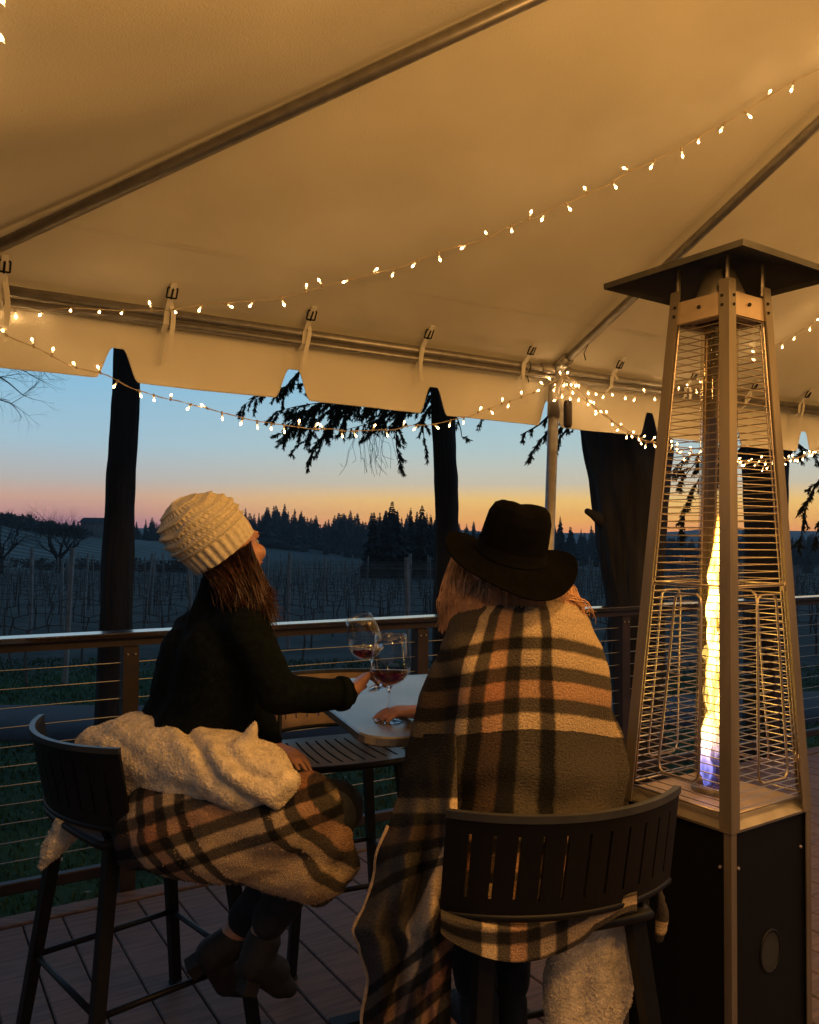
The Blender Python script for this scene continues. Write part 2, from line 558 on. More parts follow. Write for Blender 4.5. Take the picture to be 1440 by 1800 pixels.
def ground_mat():
    m = bpy.data.materials.new('ground_material')
    m.use_nodes = True
    nt = m.node_tree
    N, L = nt.nodes.new, nt.links.new
    b = nt.nodes['Principled BSDF']
    b.inputs['Roughness'].default_value = .95
    b.inputs['Specular IOR Level'].default_value = .15
    tc = N('ShaderNodeTexCoord'); sp = N('ShaderNodeSeparateXYZ')
    L(tc.outputs['Object'], sp.inputs[0])
    def nz(sc, st=None, det=5):
        n_ = N('ShaderNodeTexNoise'); n_.inputs['Scale'].default_value = sc; n_.inputs['Detail'].default_value = det
        if st:
            mp = N('ShaderNodeMapping'); mp.inputs['Scale'].default_value = st
            L(tc.outputs['Object'], mp.inputs[0]); L(mp.outputs[0], n_.inputs['Vector'])
        else:
            L(tc.outputs['Object'], n_.inputs['Vector'])
        return n_
    def rmp(src, a, b_, p0=.35, p1=.65):
        r = N('ShaderNodeValToRGB'); e = r.color_ramp.elements
        e[0].position, e[1].position = p0, p1
        e[0].color, e[1].color = (*a, 1), (*b_, 1)
        L(src, r.inputs[0]); return r
    lawn = rmp(nz(1.4).outputs[0], (.016, .042, .015), (.040, .085, .029))
    soil = rmp(nz(.9).outputs[0], (.050, .052, .042), (.095, .088, .074))
    hill = rmp(nz(.05, (1, .5, 1)).outputs[0], (.15, .165, .14), (.26, .27, .225))
    # rows of the far vineyard
    wv = N('ShaderNodeTexWave'); wv.inputs['Scale'].default_value = .105; wv.inputs['Distortion'].default_value = 1.0; wv.inputs['Detail Scale'].default_value = .4
    mp = N('ShaderNodeMapping'); mp.inputs['Rotation'].default_value = (0, 0, R(38))
    L(tc.outputs['Object'], mp.inputs[0]); L(mp.outputs[0], wv.inputs['Vector'])
    rows = rmp(wv.outputs[0], (.028, .034, .030), (.13, .14, .115), .25, .8)
    def step(src, a, b_):
        r = N('ShaderNodeMapRange'); r.interpolation_type = 'SMOOTHSTEP'
        r.inputs['From Min'].default_value = a; r.inputs['From Max'].default_value = b_
        L(src, r.inputs[0]); return r
    wob = nz(.35)
    ad = N('ShaderNodeMath'); ad.operation = 'MULTIPLY_ADD'
    L(wob.outputs[0], ad.inputs[0]); ad.inputs[1].default_value = 3; L(sp.outputs['Y'], ad.inputs[2])
    def mix(f, a, c):
        x = N('ShaderNodeMix'); x.data_type = 'RGBA'
        L(f, x.inputs[0]); L(a, x.inputs[6]); L(c, x.inputs[7]); return x
    m1 = mix(step(ad.outputs[0], 15, 17).outputs[0], lawn.outputs[0], soil.outputs[0])
    m2 = mix(step(ad.outputs[0], 70, 78).outputs[0], m1.outputs[2], rows.outputs[0])
    xs = step(sp.outputs['X'], -20, -45)
    m3f = N('ShaderNodeMath'); m3f.operation = 'MULTIPLY'
    L(xs.outputs[0], m3f.inputs[0]); L(step(ad.outputs[0], 70, 80).outputs[0], m3f.inputs[1])
    m3 = mix(m3f.outputs[0], m2.outputs[2], hill.outputs[0])
    # planted rows up the left slope too
    w2 = N('ShaderNodeTexWave'); w2.inputs['Scale'].default_value = .085; w2.inputs['Distortion'].default_value = 1.5; w2.inputs['Detail Scale'].default_value = .3
    mp2 = N('ShaderNodeMapping'); mp2.inputs['Rotation'].default_value = (0, 0, R(-62))
    L(tc.outputs['Object'], mp2.inputs[0]); L(mp2.outputs[0], w2.inputs['Vector'])
    r2 = rmp(w2.outputs[0], (.42, .45, .42), (1, 1, 1), .2, .7)
    m5 = N('ShaderNodeMix'); m5.data_type = 'RGBA'; m5.blend_type = 'MULTIPLY'
    L(m3f.outputs[0], m5.inputs[0]); L(m3.outputs[2], m5.inputs[6]); L(r2.outputs[0], m5.inputs[7])
    L(m5.outputs[2], b.inputs['Base Color'])
    bn = nz(4)
    bp = N('ShaderNodeBump'); bp.inputs['Distance'].default_value = .05
    L(bn.outputs[0], bp.inputs['Height']); L(bp.outputs[0], b.inputs['Normal'])
    return m
g = MB()
ys = [-12 + 1.0 * i for i in range(40)] + [28 * 1.052 ** i for i in range(1, 78)]
xs_ = sorted({round(sg * (i * 1.0 if i < 24 else 24 * 1.075 ** (i - 24)), 2) for i in range(79) for sg in (-1, 1)})
for Y in ys:
    for X in xs_:
        g.v.append(Vector((X, Y, gz(X, Y))))
nx = len(xs_)
for j in range(len(ys) - 1):
    for i in range(nx - 1):
        g.f.append((j * nx + i, j * nx + i + 1, (j + 1) * nx + i + 1, (j + 1) * nx + i))
g.build('ground', ground_mat(), smooth=True, kind='structure')

# asphalt path across the lawn
pw = MB()
def pathY(X):
    return interp(PATHW, X)[0]
pts = [-14 + .5 * i for i in range(80)]
for X in pts:
    y0 = pathY(X)
    for k, dy in enumerate((-.95, -.9, 0, .9, .95)):
        dy += .05 * noise.noise(Vector((X * 2, k, 0)))
        zz = max(gz(X, y0 - .9), gz(X, y0), gz(X, y0 + .9)) + .03
        pw.v.append(Vector((X, y0 + dy, zz if abs(dy) < .93 else zz - .12)))
for i in range(len(pts) - 1):
    for k in range(4):
        pw.f.append((i * 5 + k, i * 5 + k + 5, i * 5 + k + 6, i * 5 + k + 1))
pw.build('path', M['asphalt'], smooth=True, kind='structure')

# lawn blades
gr = MB()
for i in range(42000):
    Y = rnd.uniform(2.6, 16)
    X = rnd.uniform(-.62, .62) * Y + rnd.uniform(-.3, .3)
    e_, n_ = en(Vector((X, Y, 0)))
    if n_ > -3.5 or abs(Y - pathY(X)) < .95:
        continue
    z = gz(X, Y)
    a = rnd.uniform(0, pi)
    hgt = rnd.uniform(.03, .075)
    wd = rnd.uniform(.004, .009) * (1 + Y * .1)
    dx, dy = cos(a) * wd, sin(a) * wd
    lx, ly = rnd.gauss(0, .03), rnd.gauss(0, .03)
    gr.add([(X - dx, Y - dy, z - .01), (X + dx, Y + dy, z - .01), (X + lx, Y + ly, z + hgt)], [(0, 1, 2)])
gr.build('grass', M['grass'], kind='stuff')['label'] = 'short dark green grass of the lawn below the deck'
lf = MB()
for i in range(130):
    Y = rnd.uniform(4.5, 9)
    X = rnd.uniform(-.5, .1) * Y
    if en(Vector((X, Y, 0)))[1] > -3.9: continue
    c = Vector((X, Y, gz(X, Y) + .05))
    a = rnd.uniform(0, 6.28); s_ = rnd.uniform(.01, .026)
    u_, v_ = Vector((cos(a), sin(a), rnd.uniform(-.3, .3))) * s_, Vector((-sin(a), cos(a), rnd.uniform(0, .8))) * s_ * .7
    lf.add([c - u_, c + v_ * .8 - u_ * .2, c + u_, c - v_ * .8 + u_ * .1], [(0, 1, 2, 3)])
lf.build('fallen_leaves', M['leaf'], kind='stuff')

# ------------------------------------------------------------------ deck
N_RAIL, N_EDGE = -3.67, -3.61
dk = MB()
Mrot = Matrix.Rotation(TH, 3, 'Z')
dk.box(T(2.4, -1.2, -.30), (9.6, 4.72, .50), Mrot)
deck = dk.build('deck', M['railpost'], kind='structure')
plank = None
nb = 66
for i in range(nb):
    e0 = -2.3 + i * .1415
    if plank is None:
        pm = MB().box((0, 0, 0), (.1365, 4.60, .026), bev=.004).mesh('plank')
        pm.materials.append(M['deck'])
        plank = pm
    o = bpy.data.objects.new('plank', plank)
    COL.objects.link(o)
    o.parent = deck
    o.location = T(e0, -1.20, -.0135 + rnd.uniform(-.0012, .0012))
    o.rotation_euler = (0, 0, TH)
MB().box(T(2.4, N_EDGE + .045, -.012), (9.6, .088, .028), Mrot, bev=.004).build('edge_board', M['deck'], deck)

# railing
rl = thing('deck_railing', T(2.4, N_RAIL, 0), 'dark wooden deck railing with horizontal steel cables', 'railing')
MB().box(T(2.6, N_RAIL, 1.058), (9.0, .115, .024), Mrot, bev=.004).build('top_rail', M['rail'], rl)
MB().box(T(2.6, N_RAIL, 1.028), (9.0, .045, .034), Mrot).build('under_rail', M['railpost'], rl)
MB().box(T(2.6, N_RAIL, .085), (9.0, .04, .045), Mrot, bev=.004).build('bottom_rail', M['railpost'], rl)
for e_ in (-.585, .877, 2.34, 3.80, 5.265, 6.73):
    p = MB().box(T(e_, N_RAIL, .328), (.064, .064, 1.36), Mrot, bev=.003).build('post', M['railpost'], rl)
    for q in (-.02, .02):
        MB().ball(T(e_ + q * .8, N_RAIL + .034, .975), .006, seg=6, rings=4).build('screw', M['cable'], p)
for k in range(11):
    z = .185 + k * .0755
    MB().tube([T(-1.9 + q * .5, N_RAIL, z - .002 * sin(q * 2 + k)) for q in range(19)], .0022, 5).build('cable', M['cable'], rl)

# ------------------------------------------------------------------ tent
ZV, NV, EC, HALF, SL = 2.40, -3.49, .094, 3.0, .472
tent = thing('party_tent', T(EC + HALF, NV + HALF, 0), 'white canvas frame tent with aluminium poles and scalloped valance over the deck', 'tent')
RT = .0225
def roofz(e, n, up=.032):
    d = min(e - EC, n - NV, EC + 2 * HALF - e, NV + 2 * HALF - n)
    return ZV + SL * d + up
def sag(e, n):
    d = min(e - EC, n - NV, EC + 2 * HALF - e, NV + 2 * HALF - n)
    r = abs(e - (EC + HALF))
    q = (d / HALF)
    return -.035 * sin(pi * min(1, max(0, q))) * abs(sin(pi * min(1, r / HALF) )) + .004 * noise.noise(Vector((e * 1.5, n * 1.5, 0)))
def crease(e, n):
    # tension creases fanning from the strap clips, faint folds from packing
    d = min(e - EC, n - NV, EC + 2 * HALF - e, NV + 2 * HALF - n)
    al = e if (n - NV == d or NV + 2 * HALF - n == d) else n - NV + EC
    q = .010 * math.exp(-max(0, d) / .45) * cos(2 * pi * (al - .336) / .6225) * sst(.02, .12, d)
    return q + .0035 * noise.noise(Vector((e * 2.3, n * 2.3, 1))) + .0018 * abs(noise.noise(Vector((e * 5 + n * 2, n * 5 - e * 2, 4))))
cv = MB()
NG = 160
OV = .06
for j in range(NG + 1):
    for i in range(NG + 1):
        e_ = EC - OV + (2 * HALF + 2 * OV) * i / NG
        n_ = NV - OV + (2 * HALF + 2 * OV) * j / NG
        cv.v.append(T(e_, n_, roofz(e_, n_) + .3 * sag(e_, n_) + .012 + crease(e_, n_)))
for j in range(NG):
    for i in range(NG):
        a = j * (NG + 1) + i
        b, c, d = a + 1, a + NG + 2, a + NG + 1
        if (i < NG / 2) == (j < NG / 2):
            cv.f += [(a, b, c), (a, c, d)]
        else:
            cv.f += [(a, b, d), (b, c, d)]
canopy = cv.build('canopy', M['canvas'], tent, smooth=False)
canopy.data.polygons.foreach_set('use_smooth', [True] * len(canopy.data.polygons))
# overlapped canvas seams
for d in (.30,):
    sm = MB()
    for s_ in range(1):
        q = []
        for k in range(25):
            e_ = EC + d + (2 * HALF - 2 * d) * k / 24
            for dd in (0, .012):
                ee, nn = e_, NV + d + dd
                for _ in range(s_):
                    ee, nn = EC + HALF - (nn - NV - HALF), NV + HALF + (ee - EC - HALF)
                q.append(T(ee, nn, roofz(ee, nn) + .3 * sag(ee, nn) + .012 - .0022 + crease(ee, nn)))
        sm.add(q, [(2 * k, 2 * k + 1, 2 * k + 3, 2 * k + 2) for k in range(24)])
    sm.build('seam', M['seam'], tent)
corner = [(EC, NV), (EC + 2 * HALF, NV), (EC + 2 * HALF, NV + 2 * HALF), (EC, NV + 2 * HALF)]
for a, b in zip(corner, corner[1:] + corner[:1]):
    MB().tube([T(*a, ZV), T(*b, ZV)], RT, 14).build('eave_pole', M['alu'], tent, smooth=True)
    ins = lambda p: (p[0] + (.012 if p[0] < EC + 1 else -.012), p[1] + (.012 if p[1] < NV + 1 else -.012))
    MB().tube([T(*ins(a), ZV - .043), T(*ins(b), ZV - .043)], .015, 10).build('valance_bar', M['alu'], tent, smooth=True)
ctr = (EC + HALF, NV + HALF)
peak = T(*ctr, ZV + SL * HALF)
mids = [(EC + HALF, NV), (EC + 2 * HALF, NV + HALF), (EC + HALF, NV + 2 * HALF), (EC, NV + HALF)]
for p in corner + mids:
    MB().tube([T(*p, ZV), peak], RT, 14).build('rafter', M['alu'], tent, smooth=True)
for p in corner + mids[:3]:
    lean = Vector((0, 0, 0))
    if p == mids[0]:
        lean = Vector((-.085, -.02, 0))
    base = T(p[0], p[1] + (.03 if p == mids[0] else 0), 0) + lean * 1.2
    top = T(p[0], p[1], ZV - .02)
    lg = MB().tube([base, top], .029, 16).build('leg', M['alu'], tent, smooth=True)
    MB().box(base + Vector((0, 0, .006)), (.16, .16, .010), Mrot).build('foot_plate', M['alu'], lg)
    sl = MB().tube([lerp(base, top, .90), lerp(base, top, 1.0)], .034, 16)
    sl.build('sleeve', M['alu'], lg, smooth=True)
# scalloped valance: notch every .78 m
def notch(e):
    d = (e - (EC + HALF - 2.317 - .0)) % .78
    d = min(d, .78 - d)
    return d
def valance(side):
    vb = MB()
    NU, NVV = 620, 10
    def pt(e, z, dn):
        ee, nn = e, NV - OV - dn
        for _ in range(side):
            ee, nn = EC + HALF - (nn - NV - HALF), NV + HALF + (ee - EC - HALF)
        return T(ee, nn, z)
    es = [EC - OV + (2 * HALF + 2 * OV) * k / NU for k in range(NU + 1)]
    top = ZV - SL * OV + .044
    for e_ in es:
        d = notch(e_)
        lo = 2.115 - .012 * sst(.3, 3, e_) + .006 * noise.noise(Vector((e_ * 1.3, 0, side)))
        hi = 2.245
        k_ = sst(.088, .022, d)
        bz = lo + (hi - lo) * k_
        for j in range(NVV + 1):
            t = j / NVV
            z = top + (bz - top) * t
            wav = .018 * t * noise.noise(Vector((e_ * 2.1, t * .6, side * 7))) + .010 * t * t * noise.noise(Vector((e_ * 6, 1, side)))
            vb.v.append(pt(e_, z, wav - .004))
    for k in range(NU):
        for j in range(NVV):
            a = k * (NVV + 1) + j
            vb.f.append((a, a + 1, a + NVV + 2, a + NVV + 1))
    o = vb.build('valance', M['canvas'], tent, smooth=True)
    # bound hem along the lower edge
    hm = MB()
    hm.tube([vb.v[k * (NVV + 1) + NVV] for k in range(NU + 1)], .0035, 5)
    hm.build('hem', M['seam'], o)
for s_ in range(4):
    valance(s_)
# strap clips along the visible eave
for i, e_ in enumerate((.336, .955, 1.578, 2.203, 2.848, 3.496, 4.12, 4.70, 5.27, 5.80)):
    sb = MB()
    st = []
    zr = roofz(e_, NV + .10) - .006
    long_ = (.19, .235, .20, .19, .235, .05, .1, .06, .21, .1)[i]
    for (nn, zz, dx) in ((NV + .13, roofz(e_, NV + .13) + .004, 0), (NV + .075, ZV + .045, 0), (NV + .034, ZV + .004, .0), (NV + .033, ZV - .05, -.006), (NV - .01, ZV - .075, -.004)):
        st.append((e_ + dx, nn, zz))
    def ribbon(mb, pts, wd=.024, th=.003):
        for a, b in zip(pts, pts[1:]):
            A, B = T(*a), T(*b)
            if (B - A).length < 1e-5: continue
            mb.bar(A, B, wd, th, upref=(T(0, 1, 0) * 1.0 + Vector((0, 0, .3))))
    ribbon(sb, st)
    sto = sb.build('strap', M['seam'], tent)
    tl = MB()
    pts_ = [(e_ + .006, NV + .05, ZV + .04)]
    for q in range(1, 7):
        t = q / 6
        pts_.append((e_ + .006 + .012 * sin(t * 2.6 + i), NV + .045 + .012 * sin(t * 3 + i), ZV + .04 - long_ * 1.05 * t))
    ribbon(tl, pts_, .020, .002)
    tl.build('strap_tail', M['seam'], sto)
    bk = MB()
    c0 = T(e_, NV + .085, ZV + .047)
    for dz, dn in ((0, 0), (.035, .022)):
        bk.tube([c0 + T(-.020, dn, dz), c0 + T(.020, dn, dz)], .0035, 6)
    for de in (-.02, .02):
        bk.tube([c0 + T(de, 0, 0), c0 + T(de, .022, .035)], .0035, 6)
    bk.tube([c0 + T(0, -.004, -.004), c0 + T(0, .03, .03)], .004, 6)
    bk.build('buckle', M['stool'], sto)
# bracket and hook of the leg joint
br = MB()
jp = T(EC + HALF, NV, ZV)
br.tube([jp + T(-.10, .0, 0), jp + T(.10, 0, 0)], .032, 14)
br.tube([jp, jp + T(0, .11, .11 * SL)], .032, 14)
br.tube([jp + Vector((0, 0, -.13)), jp], .033, 14)
br.build('corner_joint', M['alu'], tent, smooth=True)
zt = MB()
for de, nn in ((-.2, 0), (.0, .22)):
    q = jp + T(de, nn, nn * SL)
    zt.tube([q + T(.02, 0, .03), q + T(.0, .036, -.01), q + T(-.012, .02, -.05), q + T(-.01, .03, -.09)], .003, 5)
zt.build('cable_tie', M['rubber'], tent)
pe = MB()
pc = T(EC + HALF + .10, NV - .005, 2.17)
pe.tube([pc + Vector((0, 0, .075)), pc + Vector((0, 0, .06)), pc + Vector((0, 0, -.06)), pc + Vector((0, 0, -.075))], [.018, .024, .024, .018], 12)
pin = pe.build('ratchet_handle', M['railpost'], tent, smooth=True)

# ------------------------------------------------------------------ string lights
def bulb_mesh():
    a = MB().tube([(0, 0, .010), (0, 0, .014), (0, 0, .024), (0, 0, .030), (0, 0, .035)], [.0030, .0034, .0032, .0022, .0006], 8)
    a = a.mesh('bulb', smooth=True); a.materials.append(M['bulbbody'])
    b = MB().tube([(0, 0, -.004), (0, 0, .011)], [.0042, .0042], 8).mesh('socket'); b.materials.append(M['cord'])
    c = MB().ball((0, 0, .025), (.0042, .0042, .0065), seg=8, rings=6).mesh('filament', smooth=True); c.materials.append(M['bulb'])
    return a, b, c
BM, SM_, FM = bulb_mesh()
def dense(pts, step=.012):
    # Catmull-Rom through pts, resampled
    out = []
    P = [pts[0]] + pts + [pts[-1]]
    for i in range(1, len(P) - 2):
        p0, p1, p2, p3 = P[i - 1], P[i], P[i + 1], P[i + 2]
        n = max(2, int((p2 - p1).length / step))
        for k in range(n):
            t = k / n
            out.append(.5 * ((2 * p1) + (p2 - p0) * t + (2 * p0 - 5 * p1 + 4 * p2 - p3) * t * t + (-p0 + 3 * p1 - 3 * p2 + p3) * t ** 3))
    out.append(pts[-1])
    return out
def string_light(pts, label, spacing=.085, seed=1, jit=.006, bulbs=True):
    r = random.Random(seed)
    d = dense(pts)
    d = [p + Vector((noise.noise(Vector((i * .11, seed, 0))), noise.noise(Vector((i * .11, seed, 9))), noise.noise(Vector((i * .11, seed, 5))))) * jit for i, p in enumerate(d)]
    th = thing('string_light', d[len(d) // 2], label, 'string lights', 'strings of mini lights hung under the tent')
    wr = MB()
    for ph in (0, pi):
        wr.tube([p + Vector((cos(i * .55 + ph), sin(i * .55 + ph), sin(i * .55 + ph))) * .0016 for i, p in enumerate(d)], .0014, 4)
    wr.build('wire', M['cord'], th)
    acc, nxt = 0, spacing * r.uniform(.2, .9)
    off = wloc(th)
    for a, b in zip(d, d[1:]):
        acc += (b - a).length
        if acc >= nxt:
            nxt += spacing * r.uniform(.72, 1.28)
            t = (b - a).normalized()
            upd = r.choice((1, 1, -1, -1, -1))
            dr = Vector((r.gauss(0, .45), r.gauss(0, .45), upd * r.uniform(.5, 1.1))) + t * r.uniform(-.5, .5)
            dr.normalize()
            q = dr.to_track_quat('Z', 'Y')
            o = link('bulb', BM, None, th)
            o.location = b - off
            o.scale = (1.0, 1.0, 1.15)
            o.rotation_mode = 'QUATERNION'; o.rotation_quaternion = q
            for mm, nm in ((SM_, 'socket'), (FM, 'filament')):
                link(nm, mm, None, o)
    return th
def roof_at(px, py, off):
    d = ray(px, py)
    dn = d.x * ST - d.y * CT
    k = (ZV + .03 - SL * NV - off - EYE) / (d.z - SL * dn)
    return EYEV + d * k
A_px = [(-40, 530), (60, 546), (130, 541), (200, 545), (290, 545), (380, 533), (500, 523), (590, 497), (700, 470), (780, 440), (850, 420), (940, 380), (1000, 355), (1060, 330), (1100, 305), (1180, 268), (1240, 235), (1310, 195), (1380, 152), (1500, 90), (1640, 10)]
A_pts = []
for i, q in enumerate(A_px):
    t = i / (len(A_px) - 1)
    A_pts.append(roof_at(*q, .05 + .22 * sin(pi * min(1, t * 1.0)) ** 1 * (1 - .3 * t)))
A_pts.append(A_pts[-1].lerp(peak, .55) - Vector((0, 0, .12)))
A_pts.append(peak - Vector((0, 0, .10)))
string_light(A_pts, 'long string of mini lights sagging across the tent ceiling from lower left to upper right', .088, 3)
B_px = [(-60, 560), (0, 583), (60, 610), (120, 640), (190, 662), (250, 688), (300, 702), (380, 722), (440, 738), (520, 750), (570, 755), (650, 757), (720, 750), (790, 740), (850, 722), (905, 702), (950, 685), (985, 662)]
string_light([atn(x, y, NV + .05 + .02 * sin(i)) for i, (x, y) in enumerate(B_px)], 'string of mini lights hanging below the valance between left edge and tent leg', .080, 5, .010)
C_px = [(985, 662), (1010, 668), (1050, 690), (1080, 688), (1110, 694), (1160, 692), (1210, 686)]
C_pts = [atn(x, y, NV + .09) for x, y in C_px] + [roof_at(x, y, .07) for x, y in ((1250, 670), (1310, 632), (1385, 596), (1440, 560), (1520, 500))]
C_pts += [T(4.1, NV + 1.6, roofz(4.1, NV + 1.6) - .22), peak - Vector((0, 0, .10))]
string_light(C_pts, 'string of mini lights looping from tent leg up past the heater hood', .075, 8, .012)
for q, lab in ((0, 'mini lights sagging from tent leg down behind the heater grille'), (1, 'second tangled run of mini lights behind the heater, just below its neighbour')):
    D_px = [(985, 660), (1020, 690 + 6 * q), (1070, 735), (1120, 765 + 6 * q), (1160, 780), (1200, 790 + 10 * q), (1260, 805 + 8 * q), (1300, 812 + 4 * q), (1350, 818 - 10 * q), (1400, 805), (1440, 795 - 8 * q), (1500, 770)]
    string_light([atn(x, y, NV + .03 + .06 * q) for x, y in D_px], lab, .062, 11 + q, .022)
# knot of bulbs round the top of the leg
K_px = [(968, 690), (985, 672), (1000, 690), (975, 700), (990, 660), (1010, 680), (985, 690)]
string_light([atn(x, y, NV + .07) for x, y in K_px], 'knot of mini lights wound round the top of the tent leg', .075, 17, .01)
# run along the left eave (only its lowest bulbs reach the picture)
E_pts = [T(EC + .026 + .006 * sin(k * 2), NV + .45 + k * .35, ZV - .02 - .02 * sin(k * 1.7)) for k in range(9)]
string_light(E_pts, 'string of mini lights along the left tent eave at the upper left picture edge', .11, 23, .008)

LAMP_W = 2.25
def lamp(p, watts, rad=.06, par=None):
    ld = bpy.data.lights.new('string_light_stand_in', 'POINT')
    ld.energy = watts * LAMP_W
    ld.color = (1, .50, .135)
    ld.shadow_soft_size = rad
    o = bpy.data.objects.new('string_light_stand_in', ld)
    COL.objects.link(o)
    o.location = p
    return o
# unseen point lamps added in place of further strings above and behind the viewer
for e_, n_, wt in ((2.0, -.4, 8), (1.2, -.8, 12), (1.5, .7, 10), (3.9, -.3, 4), (4.6, -.8, 7), (5.2, -1.9, 7), (3.1, .45, 5), (4.3, .4, 7), (2.0, .1, 8), (.7, -.3, 7)):
    lamp(T(e_, n_, roofz(e_, n_) - .8), wt)
# ------------------------------------------------------------------ trees close to the deck
def trunk_mesh(pts, amp=.06, sides=84, seed=0, step=.05):
    """pts: [(Vector centre, radius)] from the ground up."""
    d = []
    for (a, ra), (b, rb) in zip(pts, pts[1:]):
        n = max(1, int((b - a).length / step))
        for k in range(n):
            t = k / n
            t2 = t
            d.append((a.lerp(b, t2), lerp(ra, rb, t2)))
    d.append(pts[-1])
    # soften the kinks
    for _ in range(6):
        d = [d[0]] + [((d[i - 1][0] + d[i][0] * 2 + d[i + 1][0]) / 4, (d[i - 1][1] + 2 * d[i][1] + d[i + 1][1]) / 4) for i in range(1, len(d) - 1)] + [d[-1]]
    mb = MB()
    for i, (c, r) in enumerate(d):
        for k in range(sides):
            a = 2 * pi * k / sides
            q = Vector((cos(a) * 3.2, sin(a) * 3.2, c.z * 1.3 + seed))
            q2 = Vector((cos(a) * 9, sin(a) * 9, c.z * 3.2 + seed))
            q3 = Vector((cos(a) * 1.1, sin(a) * 1.1, c.z * 1.9 + seed * 2))
            q4 = Vector((cos(a) * 11, sin(a) * 11, c.z * 1.6 + seed))
            q5 = Vector((cos(a) * 24, sin(a) * 24, c.z * 4.5 + seed))
            rr = r * (1 + amp * .75 * (abs(noise.noise(q4)) - .25) + amp * .3 * noise.noise(q5) + amp * .8 * noise.noise(q3) + amp * noise.noise(q) * 1.3 + amp * .9 * abs(noise.noise(q2)) - amp * .3)
            mb.v.append(Vector((c.x + cos(a) * rr, c.y + sin(a) * rr, c.z)))
    for i in range(len(d) - 1):
        for k in range(sides):
            k2 = (k + 1) % sides
            mb.f.append((i * sides + k, i * sides + k2, (i + 1) * sides + k2, (i + 1) * sides + k))
    mb.f.append(tuple(range((len(d) - 1) * sides, len(d) * sides)))
    return mb
def needles(mb, a, b, r, n, ln, wd):
    d = b - a
    t = d.normalized()
    for i in range(n):
        p = a + d * r.random()
        o = Vector((r.gauss(0, 1), r.gauss(0, 1), r.gauss(0, .7)))
        o = (o - t * o.dot(t))
        if o.length < 1e-3: continue
        o.normalize()
        v = (t * r.uniform(.55, 1.1) + o * .62 + Vector((0, 0, -.18))).normalized() * ln * r.uniform(.6, 1.2)
        s = v.cross(Vector((r.gauss(0, 1), r.gauss(0, 1), r.gauss(0, 1))))
        if s.length < 1e-6: continue
        s = s.normalized() * wd * .5
        mb.add([p - s, p + s, p + v * .6 + s * .8, p + v, p + v * .6 - s * .8], [(0, 1, 2, 3, 4)])
def fir_branch(wood, leaf, path, r, dens=1.0, tw=.34, ln=.045, wd=.010, rad=.012, droop=.5):
    d = dense(path, .06)
    L_ = len(d)
    wood.tube(d, [lerp(rad, .003, i / L_) for i in range(L_)], 6)
    for i in range(1, L_):
        t = i / L_
        if r.random() > .95 * dens: continue
        tv = (d[i] - d[i - 1]).normalized()
        side = tv.cross(Vector((0, 0, 1)))
        if side.length < .1: side = Vector((1, 0, 0))
        side.normalize()
        sg = r.choice((-1, 1))
        v = (side * sg * r.uniform(.2, 1) + tv * r.uniform(.2, .9) + Vector((0, 0, r.uniform(-1.3, .25) * droop * 1.4))).normalized()
        l = tw * r.uniform(.45, 1.15) * (1 - .45 * t)
        m = d[i] + v * l * .5
        e = d[i] + v * l + Vector((0, 0, -.22 * l))
        wood.tube([d[i], m, e], [.004, .003, .0015], 3)
        needles(leaf, d[i], m, r, int(l * 230), ln, wd)
        needles(leaf, m, e, r, int(l * 260), ln, wd)
        for q in range(int(l * 22)):
            s0 = d[i].lerp(e, r.uniform(.2, .95))
            sv = (v * .8 + side * r.gauss(0, .6) + Vector((r.gauss(0, .3), r.gauss(0, .3), r.uniform(-.8, .1)))).normalized() * l * r.uniform(.2, .5)
            wood.tube([s0, s0 + sv], [.002, .001], 3)
            needles(leaf, s0, s0 + sv, r, int(sv.length * 320), ln, wd)

def near_tree(label, pxs, Y, branches, seed, amp=.06, cat='tree', crown_top=True, name='fir_tree', top=8.5, tw=.34, stub=None):
    r = random.Random(seed)
    pts = []
    for (x, y, wpx) in pxs[::-1]:
        c = at(x, y, Y)
        pts.append((c, wpx / 2 / F_PX * Y))
    b = pts[0][0]
    zg = gz(b.x, Y)
    if b.z > zg - .1:
        pts = [(Vector((b.x - .02, Y, zg - .15)), pts[0][1] * 1.35), (Vector((b.x, Y, zg + .35)), pts[0][1] * 1.08)] + pts
    t = pts[-1]
    pts.append((Vector((t[0].x + .12, Y, top)), t[1] * .55))
    th = thing(name, Vector((b.x, Y, zg)), label, cat, 'trees standing just beyond the deck')
    tk = trunk_mesh(pts, amp, seed=seed * 3.3)
    if stub:
        for p1, r1, p2, r2 in stub:
            tk.cone(p1, r1, p2, r2, 12)
    tk.build('trunk', M['bark'], th, smooth=True)
    wood, leaf = MB(), MB()
    for br_, tws in branches:
        P = [at(x, y, Y + dy) for (x, y, dy) in br_]
        fir_branch(wood, leaf, P, r, tw=tws)
    if crown_top:                # the crown above the tent roof
        for k in range(46):
            z = r.uniform(4.3, top)
            a = r.uniform(0, 2 * pi)
            l = r.uniform(.9, 2.0) * (1.2 - (z - 4) / (top))
            x0 = lerp(t[0].x, t[0].x + .12, (z - 3) / (top - 3))
            p0 = Vector((x0, Y, z))
            p1 = p0 + Vector((cos(a) * l * .5, sin(a) * l * .5, .05))
            p2 = p0 + Vector((cos(a) * l, sin(a) * l, -.25 * l))
            fir_branch(wood, leaf, [p0, p1, p2], r, dens=.55, tw=.5, ln=.07, wd=.016)
    if wood.v:
        cr = leaf.build('crown', M['needle'], th)
        wood.build('branch', M['bark'], cr)
    return th

